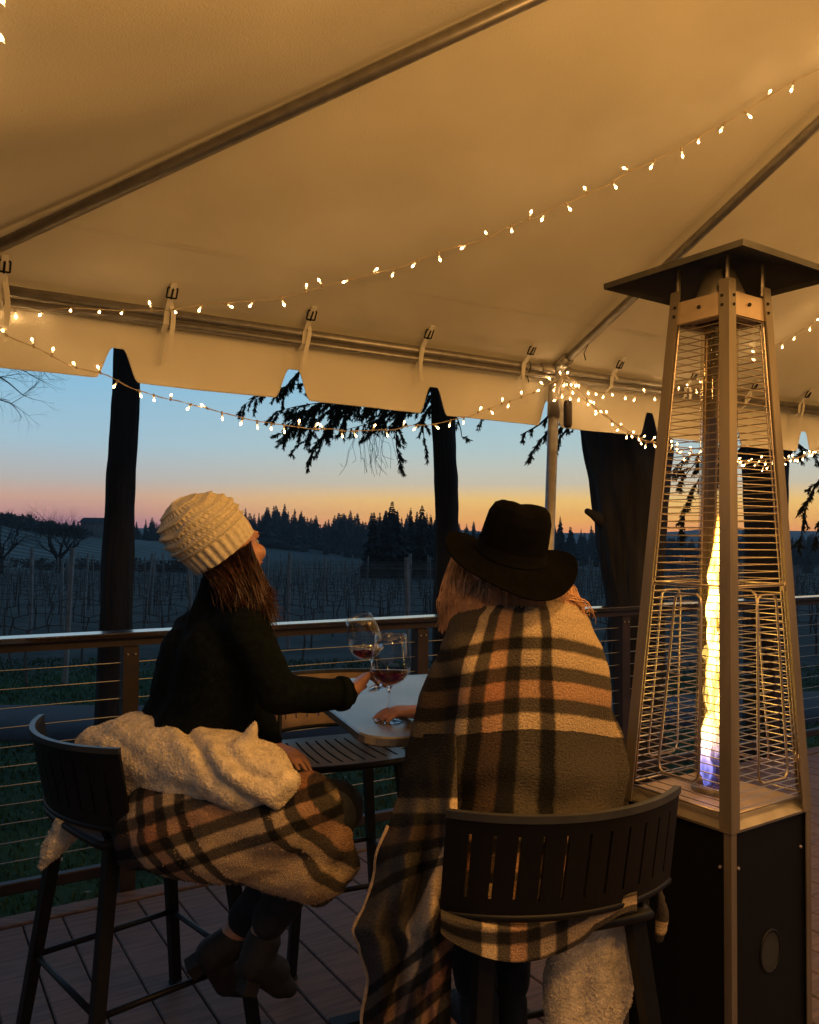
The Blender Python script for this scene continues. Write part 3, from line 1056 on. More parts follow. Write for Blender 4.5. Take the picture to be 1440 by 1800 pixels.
near_tree('slim dark tree trunk left of the woman in the cream beanie', [(226, 560, 44), (222, 680, 45), (217, 780, 47), (213, 850, 49), (211, 900, 51), (207, 1000, 52), (205, 1100, 54), (198, 1250, 58)], 7.4, [], 5, .10)
br2 = [
    ([(775, 668, 0), (720, 690, -.1), (640, 697, -.3), (560, 716, -.4), (505, 745, -.5)], .36),
    ([(775, 640, 0), (690, 660, .2), (600, 668, .3), (520, 676, .4), (470, 690, .5), (428, 712, .5)], .30),
    ([(775, 655, .1), (700, 680, .4), (620, 700, .6), (560, 735, .8), (535, 775, .9)], .34),
    ([(640, 700, -.3), (600, 735, -.4), (565, 770, -.5), (542, 808, -.5)], .22),
    ([(720, 695, -.1), (700, 740, -.2), (697, 785, -.3), (705, 815, -.3)], .20),
    ([(700, 690, .3), (680, 715, .3), (660, 745, .2), (640, 765, .2)], .24),
    ([(560, 720, -.4), (530, 740, -.4), (512, 752, -.4), (496, 762, -.3)], .28),
    ([(600, 715, .5), (585, 735, .5), (575, 760, .5)], .3),
    ([(775, 700, 0), (750, 722, -.2), (744, 755, -.2), (750, 790, -.2)], .18),
    ([(785, 715, 0), (806, 740, -.2), (812, 768, -.2)], .15),
    ([(540, 640, .3), (515, 665, .3), (495, 690, .3)], .25),
    ([(775, 690, .2), (730, 705, .3), (690, 725, .2), (655, 742, .1), (610, 755, .1)], .26),
    ([(700, 680, 0), (650, 695, -.1), (590, 705, -.2), (535, 712, -.2), (490, 722, -.2)], .34),
    ([(620, 690, .6), (580, 700, .6), (540, 722, .6), (515, 742, .6)], .32),
    ([(905, 700, .3), (862, 722, .3), (842, 745, .3)], .12),
]
t2 = near_tree('straight dark fir trunk between the two women with drooping needle branches', [(774, 600, 40), (778, 690, 40), (781, 780, 40), (785, 870, 41), (787, 960, 43), (785, 1080, 46)], 9.0, br2, 9, .10)
# bare thread-like twigs hanging from it
tw = MB()
r_ = random.Random(4)
for (x, y) in ((650, 735), (640, 742), (660, 738), (668, 742), (632, 748)):
    for k in range(5):
        P = [at(x, y, 8.7)]
        dx = r_.gauss(-3, 8)
        for q in range(1, 6):
            P.append(at(x + dx * q * .5 + r_.gauss(0, 3) + q * q * .5, y + q * r_.uniform(12, 20), 8.7))
        tw.tube(dense(P, .05), .0022, 3)
tw.build('bare_twigs', M['bark'], t2)
p1, p2 = at(1075, 925, 6.45), at(1044, 905, 6.36)
p3 = at(1033, 899, 6.3)
near_tree('thick leaning tree trunk with a knotty stub, just left of the heater',
          [(1082, 690, 156), (1098, 765, 148), (1107, 850, 134), (1110, 930, 124), (1112, 1000, 106), (1119, 1080, 92), (1124, 1250, 88)], 6.5,
          [([(1020, 720, .2), (985, 745, .3), (955, 768, .3), (932, 800, .3)], .17), ([(1010, 740, .2), (985, 770, .2), (975, 800, .2)], .13), ([(975, 720, .3), (950, 745, .3), (915, 765, .3)], .10)], 12, .085,
          stub=[(p1, .085, p2, .034), (p2, .034, p3, .024)])
near_tree('dark tree trunk seen through the right side of the heater grille', [(1348, 640, 84), (1347, 760, 78), (1346, 860, 74), (1346, 960, 72), (1348, 1100, 74)], 8.2,
          [([(1320, 760, 0), (1270, 780, -.2), (1225, 812, -.3), (1195, 850, -.3)], .26), ([(1300, 800, 0), (1240, 830, -.2), (1212, 880, -.2), (1196, 935, -.2)], .24), ([(1260, 800, 0), (1215, 800, .1), (1180, 830, .1)], .2),
           ([(1380, 760, 0), (1415, 790, -.2), (1440, 800, -.3), (1480, 830, -.4)], .28), ([(1470, 820, 0), (1436, 850, 0), (1415, 900, 0), (1408, 950, .1)], .2), ([(1490, 850, 0), (1450, 900, 0), (1432, 950, 0)], .2)], 15, .06)

def bare_branches(mb, p, d, l, rad, r, depth, spread=.55, upb=.12, sides=4):
    n = 3
    q = p.copy()
    pts, rs = [q.copy()], [rad]
    v = d.normalized()
    for i in range(n):
        v = (v + Vector((r.gauss(0, .16), r.gauss(0, .16), r.gauss(0, .12) + upb * .3))).normalized()
        q = q + v * l / n
        pts.append(q.copy())
        rs.append(rad * (1 - .42 * (i + 1) / n))
    mb.tube(pts, rs, sides, caps=False)
    if depth == 0: return
    for k in range(r.choice((2, 3, 3))):
        t = r.uniform(.35, 1) if k else 1
        i = min(n, max(1, int(round(t * n))))
        nv = (v + Vector((r.gauss(0, spread), r.gauss(0, spread), r.gauss(0, spread * .7) + upb))).normalized()
        bare_branches(mb, pts[i], nv, l * r.uniform(.6, .85), rs[i] * .68, r, depth - 1, spread, upb, 3 if depth < 4 else sides)
def bare_tree(X, Y, h, seed, label, group=None, depth=6, name='oak_tree', multi=3, m='oak'):
    r = random.Random(seed)
    z = gz(X, Y) - .1
    th = thing(name, Vector((X, Y, z)), label, 'tree', group)
    tm = MB()
    tm.tube([(X, Y, z), (X + .01 * h, Y, z + h * .12), (X, Y, z + h * .22)], [h * .050, h * .038, h * .036], 9)
    tm.build('trunk', M[m], th, smooth=True)
    cm = MB()
    for k in range(multi):
        a = 2 * pi * (k + r.random() * .5) / multi
        bare_branches(cm, Vector((X, Y, z + h * .2)), Vector((cos(a) * .75, sin(a) * .75, .9)), h * .30, h * .026, r, depth)
    cm.build('crown', M[m], th)
    return th
def px_ground(x, Y):
    """X for a picture column at depth Y"""
    return at(x, 944, Y).x
bare_tree(px_ground(104, 74), 74, 6.2, 21, 'spreading leafless oak on the left hillside, whole crown in view', 'leafless oaks at the vineyard edge', 6, multi=5)
bare_tree(px_ground(2, 70), 70, 5.6, 22, 'leafless oak cut by the left picture edge below the hill', 'leafless oaks at the vineyard edge', 6, multi=5)
bare_tree(px_ground(30, 168), 168, 6.2, 23, 'small leafless tree standing highest on the left ridge line', None, 5, 'ridge_tree', 4)
bare_tree(px_ground(72, 172), 172, 3.6, 25, 'low leafless sapling on the left ridge, right of the taller tree', None, 4, 'ridge_tree', 3)
# leafless tree off to the left whose twig ends reach into the picture
lt = thing('maple_tree', Vector((-6.6, 9.4, gz(-6.6, 9.4))), 'leafless tree whose thin twigs reach in under the valance at left', 'tree')
trunk_mesh([(Vector((-6.6, 9.4, -.95)), .15), (Vector((-6.55, 9.4, 2)), .11), (Vector((-6.6, 9.4, 6)), .06)], .05, 20, 3).build('trunk', M['bark'], lt, smooth=True)
lm = MB()
r_ = random.Random(31)
for (x0, y0, x1, y1) in ((-160, 600, 45, 655), (-160, 640, 40, 690), (-160, 560, 62, 640), (-160, 660, 20, 705)):
    a, b = at(x0, y0, 9.4), at(x1, y1, 9.2)
    P = [a.lerp(b, q / 5) + Vector((0, 0, .09 * sin(q * .63))) + Vector((0, 0, r_.gauss(0, .03))) for q in range(6)]
    lm.tube(dense(P, .08), [lerp(.018, .004, min(1, q / 18)) for q in range(len(dense(P, .08)))], 4)
    for q in range(2, 6):
        for k in range(3):
            bare_branches(lm, P[q], Vector((.8, 0, r_.uniform(-.9, .8))), .22, .004, r_, 2, .5, 0, 3)
lm.build('crown', M['bark'], lt)

# ------------------------------------------------------------------ far woods
def conifer_mesh(seed):
    r = random.Random(seed)
    mb = MB()
    mb.tube([(0, 0, 0), (0, 0, .5), (0, 0, .99)], [.016, .011, .001], 5)
    z = r.uniform(.05, .12)
    wd = r.choice((.13, .16, .19, .24, .30)) * r.uniform(.9, 1.1)
    while z < .985:
        t = (z - .05) / .95
        rad = wd * (1 - t) ** .85 * (.75 + .5 * r.random()) + .008
        nbr = 7 if t < .75 else 5
        a0 = r.uniform(0, 6.28)
        for k in range(nbr):
            a = a0 + 2 * pi * k / nbr + r.uniform(-.3, .3)
            l = rad * r.uniform(.65, 1.25)
            dx, dy = cos(a), sin(a)
            sx, sy = -dy, dx
            ww = l * r.uniform(.22, .36)
            zt = z + .015
            dr = l * r.uniform(.15, .55)
            mb.add([(0, 0, zt), (dx * l * .55 + sx * ww, dy * l * .55 + sy * ww, zt - dr * .5 - .012), (dx * l, dy * l, zt - dr), (dx * l * .55 - sx * ww, dy * l * .55 - sy * ww, zt - dr * .5 - .012), (dx * l * .5, dy * l * .5, zt + .004)],
                   [(0, 1, 4), (1, 2, 4), (2, 3, 4), (3, 0, 4)])
            mb.add([(0, 0, zt), (dx * l * .6, dy * l * .6, zt - dr * .3 - l * .32), (dx * l, dy * l, zt - dr)], [(0, 1, 2)])
        z += r.uniform(.016, .030)
    me = mb.mesh('conifer_tree')
    me.materials.append(M['conifer'])
    return me
CM = [conifer_mesh(100 + i) for i in range(10)]
CN = []
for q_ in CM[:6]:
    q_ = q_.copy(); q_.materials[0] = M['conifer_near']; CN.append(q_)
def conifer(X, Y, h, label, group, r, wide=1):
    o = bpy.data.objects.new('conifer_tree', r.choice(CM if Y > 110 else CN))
    COL.objects.link(o)
    o.location = (X, Y, gz(X, Y) - .3)
    s = h * r.uniform(.85, 1.2) * wide
    o.scale = (s, s, h)
    o.rotation_euler = (0, 0, r.uniform(0, 6.28))
    tag(o, label, 'tree', group)
r_ = random.Random(55)
def top_h(x, ytop, Y):
    p = at(x, ytop, Y)
    return p.x, p.z - gz(p.x, Y) + .3
# skyline profile: picture column -> top of the woods
prof = [(120, 915), (190, 912), (250, 908), (300, 905), (420, 898), (445, 890), (490, 884), (530, 898), (560, 905), (600, 896), (640, 906), (665, 896), (690, 886), (720, 892), (750, 902), (770, 908), (830, 918), (960, 916), (985, 912), (1010, 925), (1045, 926), (1100, 930), (1200, 936), (1300, 934), (1400, 936), (1500, 930)]
for k in range(150):
    x = 100 + (k + r_.random()) * 9.4
    Y = r_.uniform(225, 320)
    yt = interp(prof, x)[0] + r_.choice((r_.uniform(-5, 10), r_.uniform(0, 16), r_.uniform(5, 30)))
    X, h = top_h(x, yt, Y)
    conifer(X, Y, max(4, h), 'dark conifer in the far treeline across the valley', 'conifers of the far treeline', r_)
for k in range(46):
    x = r_.choice((r_.uniform(640, 790), r_.uniform(640, 790), r_.uniform(790, 985)))
    Y = r_.uniform(72, 96)
    yt = lerp(898, 965, abs(x - 700) / 290) + r_.uniform(-8, 50)
    X, h = top_h(x, yt, Y)
    conifer(X, Y, max(3, h), 'dark conifer in the nearer clump behind the middle trunk', 'conifers of the nearer clump', r_, 1.25)
for x, yt, Y, pl in ((690, 882, 84, 'tallest'), (722, 893, 88, 'third from left'), (757, 905, 80, 'rightmost, beside the middle trunk'), (668, 900, 90, 'leftmost'), (742, 888, 92, 'fourth from left'), (985, 908, 150, 'just right of the tent leg'), (1003, 925, 160, 'smaller, right of the tent leg')):
    X, h = top_h(x, yt, Y)
    conifer(X, Y, h, 'tall conifer standing out of the nearer clump, ' + pl, 'tall conifers of the nearer clump', r_, .8)
for k in range(30):
    x = r_.choice((r_.uniform(960, 1080), r_.uniform(1140, 1480)))
    Y = r_.uniform(140, 200)
    X, h = top_h(x, r_.uniform(945, 985), Y)
    conifer(X, Y, max(3, h), 'low dark conifer on the right beyond the thick trunk', 'conifers low on the right', r_, 1.2)
# the mass of the woods behind the separate trees
wm = MB()
for k in range(680):
    x = r_.uniform(90, 1560)
    Y = r_.uniform(215, 325)
    yt = interp(prof, x)[0] + r_.uniform(4, 46)
    X, h = top_h(x, yt, Y)
    me = r_.choice(CM)
    z0 = gz(X, Y) - .3
    s = max(4, h)
    n0 = len(wm.v)
    a = r_.uniform(0, 6.28); ca, sa = cos(a) * s * 1.2, sin(a) * s * 1.2
    wm.v += [Vector((X + v.co.x * ca - v.co.y * sa, Y + v.co.x * sa + v.co.y * ca, z0 + v.co.z * s)) for v in me.vertices]
    wm.f += [tuple(i + n0 for i in p.vertices) for p in me.polygons]
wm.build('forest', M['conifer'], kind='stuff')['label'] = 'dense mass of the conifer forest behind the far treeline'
# scrub along the left ridge and at the foot of the hill
def scrub(name, n, fx, label, col='conifer', size=(1.2, 2.4)):
    mb = MB()
    for k in range(n):
        X, Y = fx()
        z = gz(X, Y)
        rr = r_.uniform(*size)
        for q in range(70):
            v = Vector((r_.gauss(0, 1), r_.gauss(0, 1), abs(r_.gauss(0, .8)))).normalized() * rr * r_.uniform(.6, 1)
            c = Vector((X, Y, z)) + v
            s = rr * .26
            a_ = [Vector((r_.gauss(0, 1), r_.gauss(0, 1), r_.gauss(0, 1))) * s * .6 for _ in range(3)]
            mb.add([c + a_[0], c + a_[1], c + a_[2]], [(0, 1, 2)])
    tag(mb.build(name, M[col], kind='stuff'), label)
def ridge():
    x = r_.uniform(-80, 145); Y = 186 + r_.uniform(-8, 8)
    return px_ground(x, Y), Y
scrub('ridge_scrub', 150, ridge, 'dark band of scrub along the left ridge')
def foot():
    x = r_.choice((r_.uniform(-60, 190), r_.uniform(240, 330))); Y = r_.uniform(78, 110)
    return px_ground(x, Y), Y
scrub('hillside_scrub', 26, foot, 'bushes at the foot of the left hillside', 'oak', (.7, 1.5))
# a far valley range
fr = MB()
for k in range(81):
    X = -1200 + 30 * k
    hh = 5 + 9 * noise.noise(Vector((X * .0032, 2, 0))) + 4 * noise.noise(Vector((X * .011, 5, 0)))
    fr.v += [Vector((X, 860, -19)), Vector((X, 980, hh * .5 - 4)), Vector((X, 1120, hh + 6)), Vector((X, 1300, -19))]
for k in range(80):
    for j in range(3):
        fr.f.append((k * 4 + j, k * 4 + 4 + j, k * 4 + 5 + j, k * 4 + 1 + j))
fr.build('hills', mat('far_hills', (.06, .075, .06), .95, var=.3, scale=.01), smooth=True, kind='structure')
# far farm shed on the hill shoulder
sx = px_ground(175, 196); sz = gz(sx, 196)
shed = thing('farm_shed', Vector((sx, 196, sz)), 'tiny grey farm shed on the hill behind the left trunk', 'building')
MB().box((sx, 196, sz + 1.6), (7, 5, 3.4)).build('wall', M['vpost'], shed)
rf = MB()
rf.add([(sx - 3.9, 193.2, sz + 3.28), (sx + 3.9, 193.2, sz + 3.28), (sx + 3.9, 198.8, sz + 3.28), (sx - 3.9, 198.8, sz + 3.28), (sx - 3.9, 196, sz + 4.5), (sx + 3.9, 196, sz + 4.5)], [(0, 1, 5, 4), (2, 3, 4, 5), (0, 4, 3), (1, 2, 5), (3, 2, 1, 0)])
rf.build('roof', M['asphalt'], shed)

# ------------------------------------------------------------------ vineyard rows
pm = MB().tube([(0, 0, -.2), (0, 0, 1.0), (.01, 0, 1.95)], [.045, .042, .04], 6).mesh('post'); pm.materials.append(M['vpost'])
def vine_mesh(seed):
    r = random.Random(seed)
    mb = MB()
    for k in range(4):
        x = -2 + k * 1.33 + r.uniform(-.15, .15)
        p = [Vector((x, 0, -.1)), Vector((x + r.gauss(0, .04), r.gauss(0, .03), .4)), Vector((x + r.gauss(0, .05), r.gauss(0, .03), .85))]
        mb.tube(p, [.026, .019, .016], 5)
        for sg in (-1, 1):
            q = [p[-1], p[-1] + Vector((sg * .3, 0, .08)), p[-1] + Vector((sg * .65, 0, .07))]
            mb.tube(q, [.011, .009, .007], 4)
            for c in range(3):
                s0 = q[0].lerp(q[2], r.uniform(.1, 1))
                h = r.uniform(.4, 1.0)
                mb.tube([s0, s0 + Vector((r.gauss(0, .05), r.gauss(0, .06), h * .5)), s0 + Vector((r.gauss(0, .12), r.gauss(0, .14), h))], [.007, .005, .003], 3)
    me = mb.mesh('vines'); me.materials.append(M['vine'])
    return me
VM = [vine_mesh(200 + i) for i in range(4)]
ROWANG = R(9)
ORD = ('nearest', 'second', 'third', 'fourth', 'fifth')
for k in range(17):
    Y0 = 13.6 + k * 2.5 + (k > 7) * (k - 7) * .6
    far = k > 8
    th = None
    npst = 0
    w0 = MB()
    pts_ = []
    for q in range(-16, 16):
        X = q * 5.2 + (k % 3) * 1.3
        Y = Y0 + X * math.tan(ROWANG)
        if Y < 11.5 or X < -.62 * Y - 4 or X > .60 * Y + 4 or (-.02 * Y < X < .03 * Y and k < 0): continue
        pts_.append((X, Y))
    if len(pts_) < 2: continue
    mx_, my_ = pts_[len(pts_) // 2]
    th = thing('vineyard_row', Vector((mx_, my_, gz(mx_, my_))), (ORD[k] + ' dormant vine row beyond the asphalt path' if k < 5 else 'distant dormant vine row merging into the dark field below the hill'), 'vine row', 'rows of the vineyard below the deck' if k else None)
    off = wloc(th)
    for (X, Y) in pts_:
        o = link('post', pm, None, th)
        o.location = Vector((X, Y, gz(X, Y))) - off
        o.rotation_euler = (r_.gauss(0, .03), r_.gauss(0, .03), r_.uniform(0, 6))
        o.scale = (1, 1, r_.uniform(.9, 1.08))
        v = link('vines', VM[(k + int(X)) % 4], None, th)
        v['kind'] = 'stuff'
        Xm, Ym = X + 2.6, Y + 2.6 * math.tan(ROWANG)
        v.location = Vector((Xm, Ym, gz(Xm, Ym))) - off
        v.rotation_euler = (0, 0, ROWANG + r_.choice((0, pi)))
    if not far:
        for hz in (.9, 1.35, 1.75):
            w0.tube([Vector((X, Y, gz(X, Y) + hz)) for X, Y in pts_], .004, 3)
        w0.build('wire', M['cable'], th)

# ------------------------------------------------------------------ bar table
TZ = .97
ta, tb = Vector((.94, .342, 0)), Vector((-.342, .94, 0))
tc0 = Vector((-.098, 2.118, 0))
table = thing('bar_table', tc0 + ta * .33 + tb * .45, 'dark square bar table with rounded corners holding the wine glasses', 'table')
tt = MB()
out = []
rad, Ls = .09, .90
for (cx, cy, a0) in ((Ls - rad, Ls - rad, 0), (rad, Ls - rad, 90), (rad, rad, 180), (Ls - rad, rad, 270)):
    for q in range(9):
        a = R(a0 + q * 11.25)
        out.append((cx + rad * cos(a), cy + rad * sin(a)))
out = [(x * .66 / .90 if x > .2 and False else (x if x < .45 else x - .24), y) for x, y in out]
n = len(out)
lay = [(-.003, -.026), (0, -.022), (0, -.004), (-.004, 0)]
for ins, z in lay:
    for (x, y) in out:
        fx = x + (-ins if x < .33 else ins) * 1.0
        fy = y + (-ins if y < .45 else ins) * 1.0
        tt.v.append(tc0 + ta * fx + tb * fy + Vector((0, 0, TZ + z)))
for k in range(3):
    for i in range(n):
        j = (i + 1) % n
        tt.f.append((k * n + i, k * n + j, (k + 1) * n + j, (k + 1) * n + i))
tt.f.append(tuple(range(n))[::-1]); tt.f.append(tuple(range(3 * n, 4 * n)))
tt.build('table_top', M['table'], table)
pc_ = tc0 + ta * .30 + tb * .45
MB().bar(pc_ + Vector((0, 0, TZ - .026)), pc_ + Vector((0, 0, .03)), .06, .06, upref=ta).build('pedestal', M['stool'], table)
for dx, dy in ((1, 0), (-1, 0), (0, 1), (0, -1)):
    d_ = ta * dx + tb * dy
    MB().bar(pc_ + d_ * .03 + Vector((0, 0, .03)), pc_ + d_ * .27 + Vector((0, 0, .014)), .05, .024).build('foot', M['stool'], table)
    MB().bar(pc_ + d_ * .03 + Vector((0, 0, TZ - .04)), pc_ + d_ * .24 + Vector((0, 0, TZ - .034)), .04, .014).build('bracket', M['stool'], table)

# ------------------------------------------------------------------ bar stools
SZ = .685
def slotted(fn, ucuts, vcuts, slots, th_, sub=3):
    """sheet fn(u,v) with open slots; ucuts strictly rising, slots = set of u intervals that are open between vcuts[1] and vcuts[-2]"""
    us, tags = [], []
    for a, b in zip(ucuts, ucuts[1:]):
        n_ = 1 if (a, b) in slots else sub
        for k in range(n_):
            us.append(lerp(a, b, k / n_)); tags.append((a, b) in slots)
    us.append(ucuts[-1])
    vs_, vt = [], []
    for k, (a, b) in enumerate(zip(vcuts, vcuts[1:])):
        n_ = 5 if 0 < k < len(vcuts) - 2 else 2
        for q in range(n_):
            vs_.append(lerp(a, b, q / n_)); vt.append(0 < k < len(vcuts) - 2)
    vs_.append(vcuts[-1])
    bm = bmesh.new()
    G = [[bm.verts.new(fn(u, v)) for u in us] for v in vs_]
    for j in range(len(vs_) - 1):
        for i in range(len(us) - 1):
            if tags[i] and vt[j]: continue
            bm.faces.new((G[j][i], G[j][i + 1], G[j + 1][i + 1], G[j + 1][i]))
    bm.verts.ensure_lookup_table()
    loose = [v for v in bm.verts if not v.link_faces]
    bmesh.ops.delete(bm, geom=loose, context='VERTS')
    bmesh.ops.recalc_face_normals(bm, faces=bm.faces[:])
    bmesh.ops.solidify(bm, geom=bm.faces[:], thickness=th_)
    me = bpy.data.meshes.new('p')
    bm.to_mesh(me); bm.free()
    return me
def cuts(nslot, sw, lo=-.82, hi=.82):
    c, s = [-1], set()
    for k in range(nslot):
        m_ = lerp(lo, hi, k / (nslot - 1))
        c += [m_ - sw, m_ + sw]
        s.add((m_ - sw, m_ + sw))
    c.append(1)
    return c, s
BR, BA = .46, R(36.5)
def back_pt(u, v, dr=0):
    a = u * BA
    rr = BR + dr
    z = SZ + .035 + .205 * v
    return Vector((rr * sin(a) * 1.0, (BR - .25) - rr * cos(a) - .045 * v * cos(a), z + .012 * (1 - cos(a)) * v))
def make_stool():
    root = thing('bar_stool', Vector((0, 0, 0)), None, 'stool', 'bar stools round the table')
    c, s = cuts(9, .022, -.78, .78)
    def seat(u, v):
        y = -.20 + .40 * v + .035 * (1 - u * u) * (v - .3)
        wd = .225 * (1 - .10 * (1 - v)) * (1 - .05 * abs(2 * v - 1) ** 4)
        return Vector((u * wd, y, SZ - .010 * (1 - u * u) * (1 - (2 * v - 1) ** 2)))
    link('seat', slotted(seat, c, [0, .12, .88, 1], s, .010), M['seatslat'], root)
    ed = MB()
    P = [seat(u, 0) for u in [q / 8 - 1 for q in range(17)]] + [seat(1, v / 8) for v in range(1, 8)] + [seat(1 - q / 8, 1) for q in range(17)] + [seat(-1, 1 - v / 8) for v in range(1, 8)]
    P = [p + Vector((0, 0, -.012)) for p in P]
    ed.tube(P, .012, 8, closed=True)
    ed.build('seat_frame', M['stool'], root, smooth=True)
    c, s = cuts(11, .011, -.83, .83)
    link('backrest', slotted(back_pt, c, [0, .17, .84, 1], s, .010), M['stool'], root)
    rm = MB()
    rm.tube([back_pt(q / 20 - 1, 1, -.004) + Vector((0, 0, .003)) for q in range(41)], .0105, 4, upref=Vector((0, 0, 1)), flat=1.0)
    rm.build('top_rim', M['seatslat'], root)
    bm_ = MB()
    bm_.tube([back_pt(q / 20 - 1, 0, -.004) for q in range(41)], .009, 8)
    bm_.build('bottom_rim', M['stool'], root, smooth=True)
    for sx in (-1, 1):
        a, b = Vector((sx * .185, -.175, SZ - .01)), back_pt(sx * .60, .25, -.012)
        MB().tube([a, a.lerp(b, .5) + Vector((0, .004, -.01)), b, back_pt(sx * .60, .8, -.012)], .0095, 8).build('back_support', M['stool'], root, smooth=True)
    tops = {}
    for sx in (-1, 1):
        for sy in (-1, 1):
            a, b = Vector((sx * .175, sy * .165, SZ - .012)), Vector((sx * .245, sy * .245, 0))
            tops[sx, sy] = (a, b)
            lg = MB().tube([a, b + Vector((0, 0, .012))], [.025, .021], 4, upref=Vector((1, 0, 0)))
            l_ = lg.build('leg', M['stool'], root)
            MB().tube([b + Vector((0, 0, .012)), b], .022, 8).build('foot_cap', M['rubber'], l_)
    zf = .255
    f = lambda k: tops[k][0].lerp(tops[k][1], (SZ - zf) / SZ)
    for k1, k2 in (((-1, -1), (1, -1)), ((1, -1), (1, 1)), ((1, 1), (-1, 1)), ((-1, 1), (-1, -1))):
        MB().tube([f(k1), f(k2)], .009, 8).build('footrest_bar', M['stool'], root, smooth=True)
    return root
st0 = make_stool()
tag(st0, 'dark slotted bar stool under the woman in the black hat, nearest the viewer')
st0.location = (.275, 1.955, 0); st0.rotation_euler = (0, 0, R(18.5))
st1 = copy_tree(st0)
tag(st1, 'dark slotted bar stool under the woman in the cream beanie')
st1.location = (-.775, 2.475, 0); st1.rotation_euler = (0, 0, R(-47))
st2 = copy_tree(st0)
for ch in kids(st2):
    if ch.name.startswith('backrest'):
        ch.data = ch.data.copy(); ch.data.materials[0] = mat('tan_backrest_slats', (.26, .17, .09), .6, var=.3, scale=12)  # tan colour stands in for warm light falling on this dark backrest
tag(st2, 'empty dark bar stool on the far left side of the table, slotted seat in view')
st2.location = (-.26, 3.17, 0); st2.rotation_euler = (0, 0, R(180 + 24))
# ------------------------------------------------------------------ pyramid patio heater
HC = Vector((.829, 2.286, 0))
hf, hr = Vector((-.19, -.982, 0)), Vector((.982, -.19, 0))
HD = [hf, hr, -hf, -hr]                      # corners: front, right, back, left
HB, HT, ZB, ZT = .236, .124, .785, 2.15
heater = thing('patio_heater', HC, 'tall pyramid patio heater with wire grille and flame in a glass tube', 'heater')
def hlean(z):                                # the cage stands a touch out of plumb
    return Vector((.020, 0, 0)) * max(0, z - ZB) / (ZT - ZB)
def hcorner(k, z, ex=0):
    t = (z - ZB) / (ZT - ZB)
    return HC + HD[k % 4] * (lerp(HB, HT, t) + ex) + Vector((0, 0, z)) + hlean(z)
def sidev(k, j):                             # unit vector from corner k to corner j
    return (HD[j % 4] - HD[k % 4]).normalized()
for k in range(4):
    pb = MB()
    a, b = sidev(k, k + 1), sidev(k, k - 1)
    def sect(z, wl, ex):
        c = hcorner(k, z, ex)
        o = HD[k]
        t_ = .004
        i = -(o * t_ * 1.414)
        return [c, c + a * wl, c + a * wl + b * t_, c + i, c + b * wl + a * t_, c + b * wl]
    vs = sect(ZB - .02, .034, .007) + sect(ZT + .01, .030, .007)
    pb.add(vs, [(0, 1, 7, 6), (1, 2, 8, 7), (2, 3, 9, 8), (3, 4, 10, 9), (4, 5, 11, 10), (5, 0, 6, 11), (6, 7, 8, 9, 10, 11), (5, 4, 3, 2, 1, 0)])
    po = pb.build('post', M['post'], heater)
    for z in (ZT - .035, ZT - .06):
        for dv in (a, b):
            c = hcorner(k, z, .007) + dv * .02
            nrm = (dv - (b if dv is a else a)) * 0 + (HD[k] - dv * HD[k].dot(dv)).normalized()
            MB().ball(c + nrm * .001, .0045, seg=8, rings=4).build('screw', M['stool'], po)
    lp = MB()
    c0 = hcorner(k, ZB, .004)
    for z0, z1 in ((0.0, ZB - .021),):
        p0 = HC + HD[k] * (HB + .006)
        w_ = .021
        vs = []
        for z in (z0, z1):
            c = p0 + Vector((0, 0, z))
            vs += [c, c + a * w_, c + a * w_ + b * .003, c - HD[k] * .0045, c + b * w_ + a * .003, c + b * w_]
        lp.add(vs, [(0, 1, 7, 6), (1, 2, 8, 7), (2, 3, 9, 8), (3, 4, 10, 9), (4, 5, 11, 10), (5, 0, 6, 11), (6, 7, 8, 9, 10, 11)])
    l2 = lp.build('base_post', M['post'], heater)
    for dv in (a, b):
        MB().ball(HC + HD[k] * (HB - .004) + dv * .030 + Vector((0, 0, ZB - .11)), .005, seg=8, rings=4).build('screw', M['wire'], l2)
# base cabinet
bb = MB()
hb = HB - .008
vs = [HC + d * hb + Vector((0, 0, .035)) for d in HD] + [HC + d * hb + Vector((0, 0, ZB - .022)) for d in HD]
bb.add(vs, [(3, 2, 1, 0), (4, 5, 6, 7)] + [(i, (i + 1) % 4, 4 + (i + 1) % 4, 4 + i) for i in range(4)])
base = bb.build('base_cabinet', M['blackpaint'], heater)
for k in range(4):      # panel lip, vents and the round opening
    a, b = HC + HD[k] * hb, HC + HD[(k + 1) % 4] * hb
    nrm = (HD[k] + HD[(k + 1) % 4]).normalized()
    mid = (a + b) / 2
    dv = (b - a).normalized()
    if k != 0: continue
    rg = MB()
    P = [mid + dv * (.042 * cos(q * pi / 12)) + Vector((0, 0, .44 + .052 * sin(q * pi / 12))) + nrm * .001 for q in range(24)]
    rg.tube(P, .0035, 6, closed=True)
    rg.build('opening_ring', M['stool'], base, smooth=True)
    dsk = MB()
    dsk.add([p + nrm * -.0 for p in P], [tuple(range(24))])
    dsk.build('opening', M['rubber'], base)
